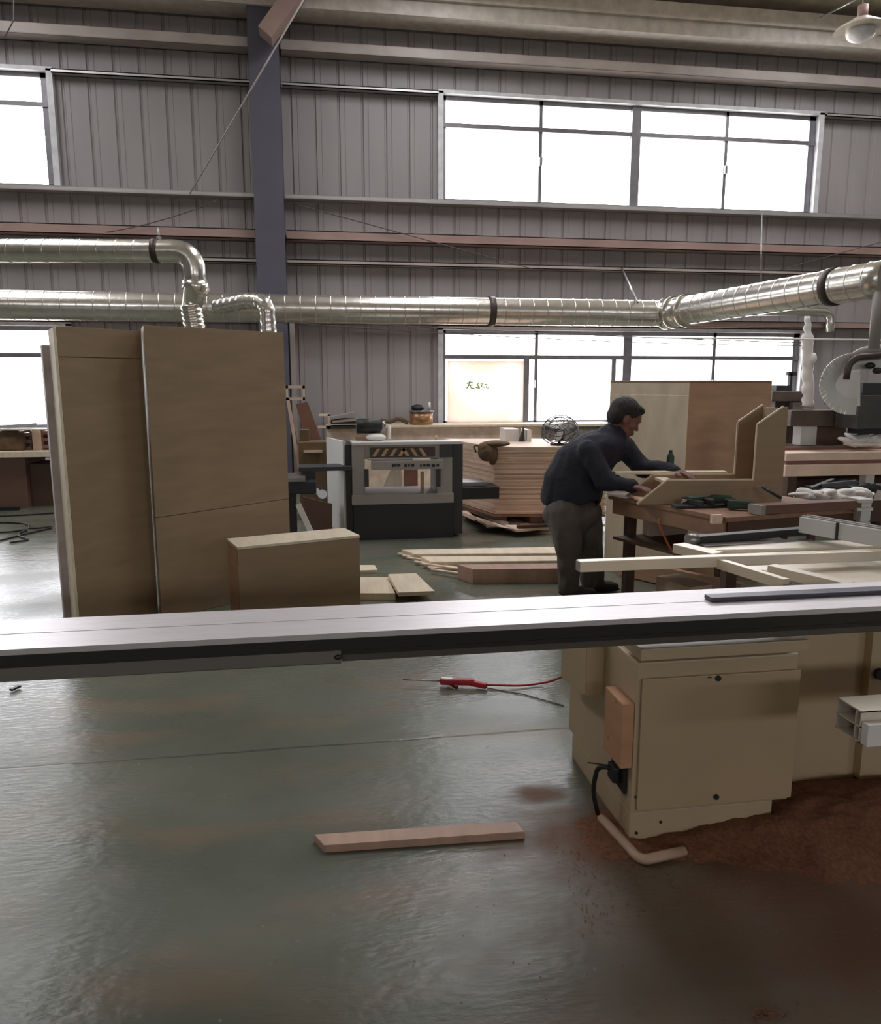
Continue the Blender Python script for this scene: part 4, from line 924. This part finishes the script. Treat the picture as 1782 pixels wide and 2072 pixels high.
extr([(2.192, ZT-.055), (2.30, ZT-.055), (2.30, zb+.006), (2.20, zb+.006)], PY(690, 1340, 2.19).x+.002, XR).build('lower_rail', SALUM, t)
mb = MB(); mb.ell(PY(684, 1330, 2.178), (.012, .006, .008)); mb.build('rail_screw', BLACK, t)
mb = MB(); x0 = PZ(1442, 1215, ZT+.01).x; mb.box((x0, 2.285, ZT+.001), (XR, 2.335, ZT+.016), .003); tag(mb.build('black_rail', mat('dark anodised rail', (70, 68, 78), .4, .3)), 'dark flat rail lying on the sliding table at right', 'rail')
# saw body
t = thing('saw_cabinet', 'cream panel saw cabinet below sliding table at the right', 'saw', (1.35, 2.6, 0))
xc0, xc1 = 1.045, 1.64; yf = 2.37
mb = MB(); mb.box((xc0, yf, .105), (xc1, 3.05, .655), .006); mb.build('body', CREAM, t)
mb = MB(); mb.box((xc0, yf+.004, 0), (PY(1562, 1640, yf).x, 3.0, .104), .004); mb.build('plinth', CREAM, t)
mb = MB(); a = PY(1297, 1372, yf); c = PY(1597, 1610, yf); mb.box((a.x, yf-.012, c.z), (c.x-.002, yf-.001, PY(1450, 1363, yf).z), .003); dr_ = mb.build('access_door', CREAMD, t)
for px, py in ((1452, 1372), (1448, 1612)):
    q = PY(px, py, yf-.012); mb = MB(); mb.cyl(q, q-Vector((0, .006, 0)), .010, seg=12); mb.build('latch', BLACK, dr_)
q = PY(1435, 1370, yf-.012); mb = MB(); mb.box(q-Vector((.006, .004, .002)), q+Vector((.006, 0, .002))); mb.build('mark', BLACK, dr_)
mb = MB(); mb.box((PY(1293, 1500, yf).x, yf-.008, PY(1293, 1625, yf).z), (PY(1297, 1500, yf).x, yf-.001, PY(1293, 1560, yf).z)); mb.build('hinge', MWHITE, t)
for px, py in ((1285, 1612), (1287, 1685), (1336, 1663)):
    q = PY(px, py, yf+.002); mb = MB(); mb.cyl(q, q-Vector((0, .004, 0)), .005, seg=10); mb.build('screw', BLACK, t)
mb = MB(); x0, x1 = PY(1297, 1325, 2.26).x, PY(1635, 1315, 2.26).x; mb.box((x0, 2.26, .704), (x1, 2.5, .744), .003); mb.build('support_plate', CREAM, t)
mb = MB(); mb.box((xc0+.03, 2.40, .655), (xc1-.01, 3.0, .715)); mb.build('neck', CREAM, t)
mb = MB(); mb.prism([(xc0, 2.66, .42), (xc0, 2.66, .68), (xc0, 2.95, .68), (xc0, 2.95, .38)], (-.075, 0, 0), .004); mb.build('side_box', CREAM, t)
# rear/right body
xr0 = PY(1608, 1300, 2.62).x
mb = MB(); mb.box((xc1+.002, 2.62, .015), (3.0, 3.0, .70), .004); mb.build('rear_body', CREAM, t)
mb = MB(); mb.box((PY(1748, 1400, 2.60).x, 2.58, .03), (3.0, 2.619, .70)); mb.build('rear_cover', CREAM, t)
mb = MB(); q = PY(1784, 1366, 2.56); mb.cyl(q, q+Vector((0, .04, 0)), .022); mb.build('knob', BLACK, t)
mb = MB(); p = PZ(1645, 1588, .002); mb.prism([PZ(1645, 1591, .002), PZ(1790, 1590, .002), PZ(1745, 1577, .002), PZ(1700, 1581, .002)], (0, 0, .006)); tag(mb.build('paper_scrap', PAPER), 'pale flat scrap on floor right behind the saw cabinet', 'paper')
# wooden block on the cabinet side, socket, hose, conduit
def sidey(px): # depth on the side plane x = xc0 for a sight line
    d = ray(px, 1500); s_ = xc0/d.x; return d.y*s_
mb = MB(); ya, yb = 2.375, 2.60; z1_ = PX_z = None
def PX(px, py, X): d = ray(px, py); return O3+d*(X/d.x)
a = PX(1258, 1405, xc0-.03); 
zt_, zb_ = PY(1270, 1425, yf).z, PY(1270, 1555, yf).z
mb.box((xc0-.045, yf+.0, zb_), (xc0-.002, yf+.16, zt_), .003); blk = tag(mb.build('wood_block', ORANGE), 'orange-brown wooden block fixed to left side of saw cabinet', 'block')
for q in ((.06, .22), (.12, .06)):
    mb = MB(); mb.cyl((xc0-.046, yf+q[0], zb_+q[1]), (xc0-.044, yf+q[0], zb_+q[1]), .006, seg=10); mb.build('screw', BRASS, blk)
t = thing('power_socket', 'black power socket on saw cabinet side below the wood block', 'socket', (xc0-.01, yf+.1, .14))
mb = MB(); mb.box((xc0-.012, yf+.035, .155), (xc0-.001, yf+.165, .265), .006); mb.build('plate', RUB, t)
mb = MB(); mb.box((xc0-.04, yf+.07, .18), (xc0-.012, yf+.13, .24), .008); mb.build('plug', BLACK, t)
pts = arc([Vector((xc0-.03, yf+.10, .225)), Vector((xc0-.075, yf+.13, .22)), Vector((xc0-.085, yf+.15, .12)), Vector((xc0-.06, yf+.15, .02))], .08)
mb = MB(); mb.tube(pts, .0085, 10); mb.build('power_cord', RUB, t)
wire('loose_wire', 'thin dark wire sticking out left of the power socket', [Vector((xc0-.035, yf+.12, .225)), Vector((xc0-.11, yf+.14, .232))], .0025, RUB, 'wire')
pts = arc([PZ(1216, 1655, .018), PZ(1296, 1742, .018), PZ(1385, 1722, .018)], .04, 5)
wire('floor_conduit', 'pale dusty conduit pipe bent on floor at the saw foot', pts, .017, PIPEC, 'pipe')
# extrusion in near right edge
t = thing('rip_fence_rail', 'white slotted aluminium extrusion end at the right edge of the frame', 'rail', PY(1765, 1500, 1.9))
Yr = 1.9
mb = MB(); xl, xr_ = PY(1740, 1470, Yr).x, PY(1740, 1470, Yr).x+.9; z1_, z0_ = PY(1742, 1440, Yr).z, PY(1742, 1503, Yr).z
for (ya, yb, za, zc) in ((Yr, Yr+.004, z0_, z1_), (Yr+.10, Yr+.104, z0_, z1_), (Yr, Yr+.104, z1_-.004, z1_), (Yr, Yr+.104, z0_, z0_+.004), (Yr, Yr+.104, (z0_+z1_)/2-.002, (z0_+z1_)/2+.002), (Yr+.02, Yr+.024, z0_, z1_)):
    mb.box((xl, ya, za), (xr_, yb, zc))
mb.build('profile', ALUB, t)
mb = MB(); mb.box((PY(1757, 1470, Yr-.03).x, Yr-.03, PY(1757, 1512, Yr-.03).z), (xr_, Yr-.002, PY(1757, 1468, Yr-.03).z), .002); mb.build('cover_strip', WHITE, t)

# ================================================================== FLOOR ITEMS
q = [PZ(x, y, .028) for x, y in ((655, 1711), (1062, 1683), (1043, 1661), (635, 1688))]
mb = MB(); mb.prism([Vector((p.x, p.y, .0)) for p in q], (0, 0, .028), .002); tag(mb.build('floor_offcut', PBOARD), 'long reddish board offcut lying on the floor in foreground', 'board')
# air gun with hose
c = PZ(940, 1380, .02)
t = thing('air_gun', 'red air blow gun on the floor beyond the sliding table', 'air gun', (c.x, c.y, 0))
mb = MB(); mb.bar(PZ(890, 1378, .03), PZ(960, 1380, .03), .035, .035, bev=.01); mb.build('body', RED, t)
mb = MB(); mb.bar(PZ(905, 1379, .02), PZ(925, 1391, .012), .02, .02, bev=.006); mb.build('trigger', mat('dark crimson', (110, 26, 40), .5), t)
mb = MB(); mb.bar(PZ(950, 1381, .025), PZ(985, 1388, .02), .03, .03, bev=.008); mb.build('handle', RED, t)
mb = MB(); mb.cyl(PZ(890, 1378, .03), PZ(815, 1375, .03), .004, seg=8); mb.build('nozzle', STEEL, t)
mb = MB(); mb.bar(PZ(893, 1372, .05), PZ(915, 1374, .05), .02, .008); mb.build('label_plate', WHITE, t)
wire('air_hose', 'thin red air hose running from blow gun to the saw', arc([PZ(985, 1386, .02), PZ(1060, 1388, .01), PZ(1110, 1380, .01), E(1150, 1365, 3.6), E(1192, 1340, 3.35)], .25), .006, RED, 'hose')
wire('string', 'faint thin dark string on floor right of blow gun', [PZ(985, 1392, .004), PZ(1060, 1405, .004), PZ(1140, 1428, .004)], .003, CABLE, 'string')
mb = MB(); mb.bar(PZ(22, 1396, .01), PZ(40, 1388, .01), .02, .01); tag(mb.build('black_peg', BLACK), 'small black peg on the floor at left edge', 'peg')

# sawdust heap and chips
bm = bmesh.new(); n = 160; g = {}
hx0, hx1, hy0, hy1 = .72, 3.0, 1.70, 2.62
def heap(x, y):
    def bump(cx, cy, sx, sy, h): return h*math.exp(-((x-cx)/sx)**2-((y-cy)/sy)**2)
    h = bump(1.85, 2.38, .42, .22, .075)+bump(1.35, 2.32, .30, .07, .035)+bump(.98, 2.45, .10, .14, .022)+bump(2.4, 2.3, .5, .25, .09)
    nz = noise.noise(Vector((x*9, y*9, 0)))*.22+noise.noise(Vector((x*30, y*30, 1)))*.12
    return h*(1+nz)-.010+.008*(noise.noise(Vector((x*14, y*14, 3)))+.5*noise.noise(Vector((x*45, y*45, 7))))
for i in range(n+1):
    for j in range(n//2+1):
        x = hx0+(hx1-hx0)*i/n; y = hy0+(hy1-hy0)*j/(n//2); g[i, j] = bm.verts.new((x, y, max(-.02, heap(x, y))))
for i in range(n):
    for j in range(n//2):
        f = bm.faces.new((g[i, j], g[i+1, j], g[i+1, j+1], g[i, j+1])); f.smooth = True
rnd = random.Random(11)
for i in range(2600):
    x = rnd.uniform(.75, 2.3); y = rnd.gauss(2.22, .16)
    if rnd.random() < .12: x, y = rnd.uniform(.2, 2.0), rnd.uniform(1.2, 2.6)
    if xc0-.01 < x < 1.66 and y > 2.36: continue
    if x > 1.05 and y > 2.58: continue
    z = max(0.001, heap(x, y)); s_ = rnd.uniform(.0015, .0045); a = rnd.uniform(0, 6.28)
    v = [bm.verts.new((x+s_*math.cos(a+k_*2.1), y+s_*math.sin(a+k_*2.1), z+.001+rnd.uniform(0, .003))) for k_ in range(3)]; bm.faces.new(v)
m_ = MB(); m_.bm.free(); m_.bm = bm
tag(m_.build('sawdust_heap', CHIP, origin=(1.6, 2.3, 0)), 'reddish sawdust heaped and strewn at foot of the saw cabinet', 'sawdust', kind='stuff')
bm = bmesh.new()
for i in range(160):
    a = rnd.uniform(0, 6.28); r_ = abs(rnd.gauss(0, .035)); p = PZ(1548, 2050, .002); x, y = p.x+1.6*r_*math.cos(a), p.y+.7*r_*math.sin(a); s_ = rnd.uniform(.002, .005)
    v = [bm.verts.new((x+s_*math.cos(a+k_*2.1), y+s_*math.sin(a+k_*2.1), .002+rnd.uniform(0, .004))) for k_ in range(3)]; bm.faces.new(v)
m_ = MB(); m_.bm.free(); m_.bm = bm
tag(m_.build('wood_chips', CHIP, origin=(PZ(1548, 2050, 0).x, PZ(1548, 2050, 0).y, 0)), 'small scatter of pale wood chips at bottom right of floor', 'wood chips', kind='stuff')

# ================================================================== THE MAN
def remesh(mb, name, mat_, parent, vox, smooth=3, folds=0.0, fs=9.0):
    o = mb.build(name, mat_, parent)
    md = o.modifiers.new('r', 'REMESH'); md.mode = 'VOXEL'; md.voxel_size = vox; md.use_smooth_shade = True
    dg = bpy.context.evaluated_depsgraph_get(); me = bpy.data.meshes.new_from_object(o.evaluated_get(dg)); o.modifiers.clear()
    bm = bmesh.new(); bm.from_mesh(me)
    for _ in range(smooth): bmesh.ops.smooth_vert(bm, verts=bm.verts, factor=.5, use_axis_x=True, use_axis_y=True, use_axis_z=True)
    if folds:
        bm.normal_update()
        for v in bm.verts:
            c = v.co; d = noise.noise(Vector((c.x*fs, c.y*fs, c.z*fs*.45)))+.5*noise.noise(Vector((c.x*fs*2.3, c.y*fs*2.3, c.z*fs*1.2+5)))
            v.co = c+v.normal*d*folds
    for f in bm.faces: f.smooth = True
    bm.to_mesh(me); bm.free()
    me.materials.clear(); me.materials.append(mat_); old = o.data; o.data = me; bpy.data.meshes.remove(old); return o
HM = 5.66
man = thing('person', 'man in dark navy jacket and charcoal trousers bending over the workbench', 'person', (G(1170, HM, 0).x, G(1170, HM, 0).y, 0))
J = {}
J['hipR'] = E(1140, 1035, 5.58); J['hipL'] = E(1180, 1035, 5.74)
J['kneR'] = E(1150, 1112, 5.54); J['kneL'] = E(1192, 1110, 5.74)
J['ankR'] = G(1152, 5.58, .09); J['ankL'] = G(1198, 5.76, .09)
J['pel'] = E(1153, 1010, 5.66); J['mid'] = E(1158, 960, 5.66); J['che'] = E(1205, 915, 5.66); J['nek'] = E(1238, 883, 5.67)
J['shR'] = E(1190, 915, 5.50); J['shL'] = E(1262, 903, 5.80)
J['elR'] = E(1222, 972, 5.42); J['wrR'] = E(1278, 984, 5.33)
J['elL'] = E(1298, 947, 5.72); J['wrL'] = E(1365, 954, 5.47)
hc = E(1262, 847, 5.66)
Rh = Matrix.Rotation(-YW*.6, 4, 'Z') @ Matrix.Rotation(math.radians(28), 4, 'Y')     # head: x forward, nodding down
def HP(x, y, z): return hc+(Rh @ Vector((x*1.19, y*1.19, z*1.19)))
def hell(mb, c, r): mb.ell(HP(*c), tuple(q*1.19 for q in r), Rh, 24)
def body(mb, g):
    mb.cap(J['pel'], .14+g, J['mid'], .13+g); mb.cap(J['mid'], .14+g, J['che'], .145+g); mb.cap(J['che'], .13+g, J['nek'], .07+g)
    mb.cap(J['che'], .12+g, J['shR'], .07+g); mb.cap(J['che'], .12+g, J['shL'], .07+g)
def arms(mb, g):
    for s_ in 'RL': mb.cap(J['sh'+s_], .055+g, J['el'+s_], .042+g); mb.cap(J['el'+s_], .040+g, J['wr'+s_], .026+g)
def legs(mb, g):
    for s_ in 'RL': mb.cap(J['hip'+s_], .095+g, J['kne'+s_], .066+g); mb.cap(J['kne'+s_], .062+g, J['ank'+s_], .045+g)
mb = MB(); body(mb, 0); arms(mb, 0); legs(mb, 0)
mb.cap(J['nek'], .062, HP(-.03, 0, -.04), .058)
hell(mb, (0, 0, .02), (.098, .076, .098)); hell(mb, (.03, 0, -.04), (.062, .056, .075)); hell(mb, (.055, 0, -.085), (.030, .030, .022))
hell(mb, (.082, 0, .030), (.020, .045, .016)); mb.cap(HP(.086, 0, .012), .009, HP(.104, 0, -.022), .013); hell(mb, (.088, 0, -.052), (.014, .026, .007)); hell(mb, (.086, 0, -.065), (.013, .022, .007))
for s_ in (-1, 1): hell(mb, (-.005, s_*.078, -.005), (.022, .010, .032)); hell(mb, (.05, s_*.045, -.02), (.03, .022, .025))
def hand(mb, wr, d, palm_n, side):
    d = d.normalized(); n = (palm_n-d*palm_n.dot(d)).normalized(); s_ = n.cross(d)*side
    pc = wr+d*.05
    Mx = Matrix((d, s_, n)).transposed().to_4x4(); mb.ell(pc, (.055, .042, .017), Mx)
    mb.cap(wr, .024, wr+d*.03, .022)
    for i, (o, L_) in enumerate(((-.030, .070), (-.010, .082), (.010, .078), (.029, .060))):
        k0 = pc+d*.040+s_*o; k1 = k0+d*L_*.5-n*.010+s_*o*.15; k2 = k1+d*L_*.35-n*.022; k3 = k2+d*L_*.12-n*.016
        mb.cap(k0, .0105, k1, .0098); mb.cap(k1, .0098, k2, .0088); mb.cap(k2, .0088, k3, .0078)
    t0 = wr+d*.022-s_*.026; t1 = t0+d*.030-s_*.030-n*.008; t2 = t1+d*.032-s_*.006-n*.012; mb.cap(t0, .014, t1, .012); mb.cap(t1, .012, t2, .010)
dL = (E(1400, 960, 5.36)-J['wrL']); hand(mb, J['wrL'], dL, Vector((0, 0, 1)), 1)
dR = (E(1312, 990, 5.24)-J['wrR']); hand(mb, J['wrR'], dR, Vector((0, 0, 1)), -1)
remesh(mb, 'body', SKIN, man, .006, 1)
# eyes
for s_ in (-1, 1):
    mb = MB(); mb.ell(HP(.078, s_*.032, .012), (.010, .012, .010)); mb.build('eye', mat('eye', (60, 50, 46), .3), man)
# hair
mb = MB(); hell(mb, (-.014, 0, .042), (.100, .083, .090)); hell(mb, (-.045, 0, .005), (.065, .080, .078)); hell(mb, (.045, 0, .088), (.05, .06, .026))
remesh(mb, 'hair', HAIR, man, .009, 1, .003, 60)
# jacket: cross-sections along the bent back, sleeves joined on
def chain(mb, pts, n=8):
    for (p, r), (q, r2) in zip(pts[:-1], pts[1:]):
        for i in range(n+1):
            t = i/n; t2 = t*t*(3-2*t); mb.ell(Vector(p).lerp(Vector(q), t), [r[k]*(1-t2)+r2[k]*t2 for k in range(3)], Matrix.Rotation(-YW, 4, 'Z'), 18)
mb = MB()
chain(mb, [(E(1156, 1010, 5.66), (.225, .185, .10)), (E(1162, 965, 5.66), (.225, .19, .12)), (E(1186, 925, 5.66), (.235, .20, .12)),
           (E(1212, 902, 5.66), (.195, .20, .10)), (E(1236, 880, 5.66), (.11, .12, .07)), (E(1244, 869, 5.66), (.078, .078, .05))])
for s_ in 'RL':
    mb.cap(J['sh'+s_], .085, J['el'+s_], .070); mb.cap(J['el'+s_], .070, J['wr'+s_], .050)
mb.cap(J['che'], .15, J['shL'], .085)
jk = remesh(mb, 'jacket', JACK, man, .011, 6, .016, 7)
hp, hn = E(1158, 1012, 5.66)-parent_world(man), Vector((-.16, 0, 1)).normalized()
for v in jk.data.vertices:
    if v.co.x < J['elR'].x-man.location.x+.02:
        d = (v.co-hp).dot(hn)
        if d < 0: v.co = v.co-hn*d+hn*.006*math.sin(v.co.x*40+v.co.y*33)
# trim sleeves off past the wrist and hem below the waist is natural
mb = MB(); legs(mb, .035)
mb.ell(E(1156, 1040, 5.66), (.208, .18, .15)); mb.cap(J['ankR'], .075, J['ankR']+Vector((0, 0, .25)), .085); mb.cap(J['ankL'], .075, J['ankL']+Vector((0, 0, .25)), .085)
tr_ = remesh(mb, 'trousers', TROU, man, .012, 3, .022, 9)
for s_, dd in (('R', Vector((.98, -.1, 0))), ('L', Vector((.98, -.2, 0)))):
    a = J['ank'+s_]; mb = MB(); Mx = Matrix((dd.normalized(), Vector((0, 0, 1)).cross(dd).normalized(), Vector((0, 0, 1)))).transposed().to_4x4()
    c = Vector((a.x, a.y, .045))+dd*.06; mb.ell(c, (.145, .052, .043), Mx); mb.ell(c+dd*.02-Vector((0, 0, .028)), (.135, .050, .015), Mx); mb.cap(c-dd*.06, .05, Vector((a.x, a.y, .1)), .055)
    remesh(mb, 'shoe', SHOE, man, .009, 2)
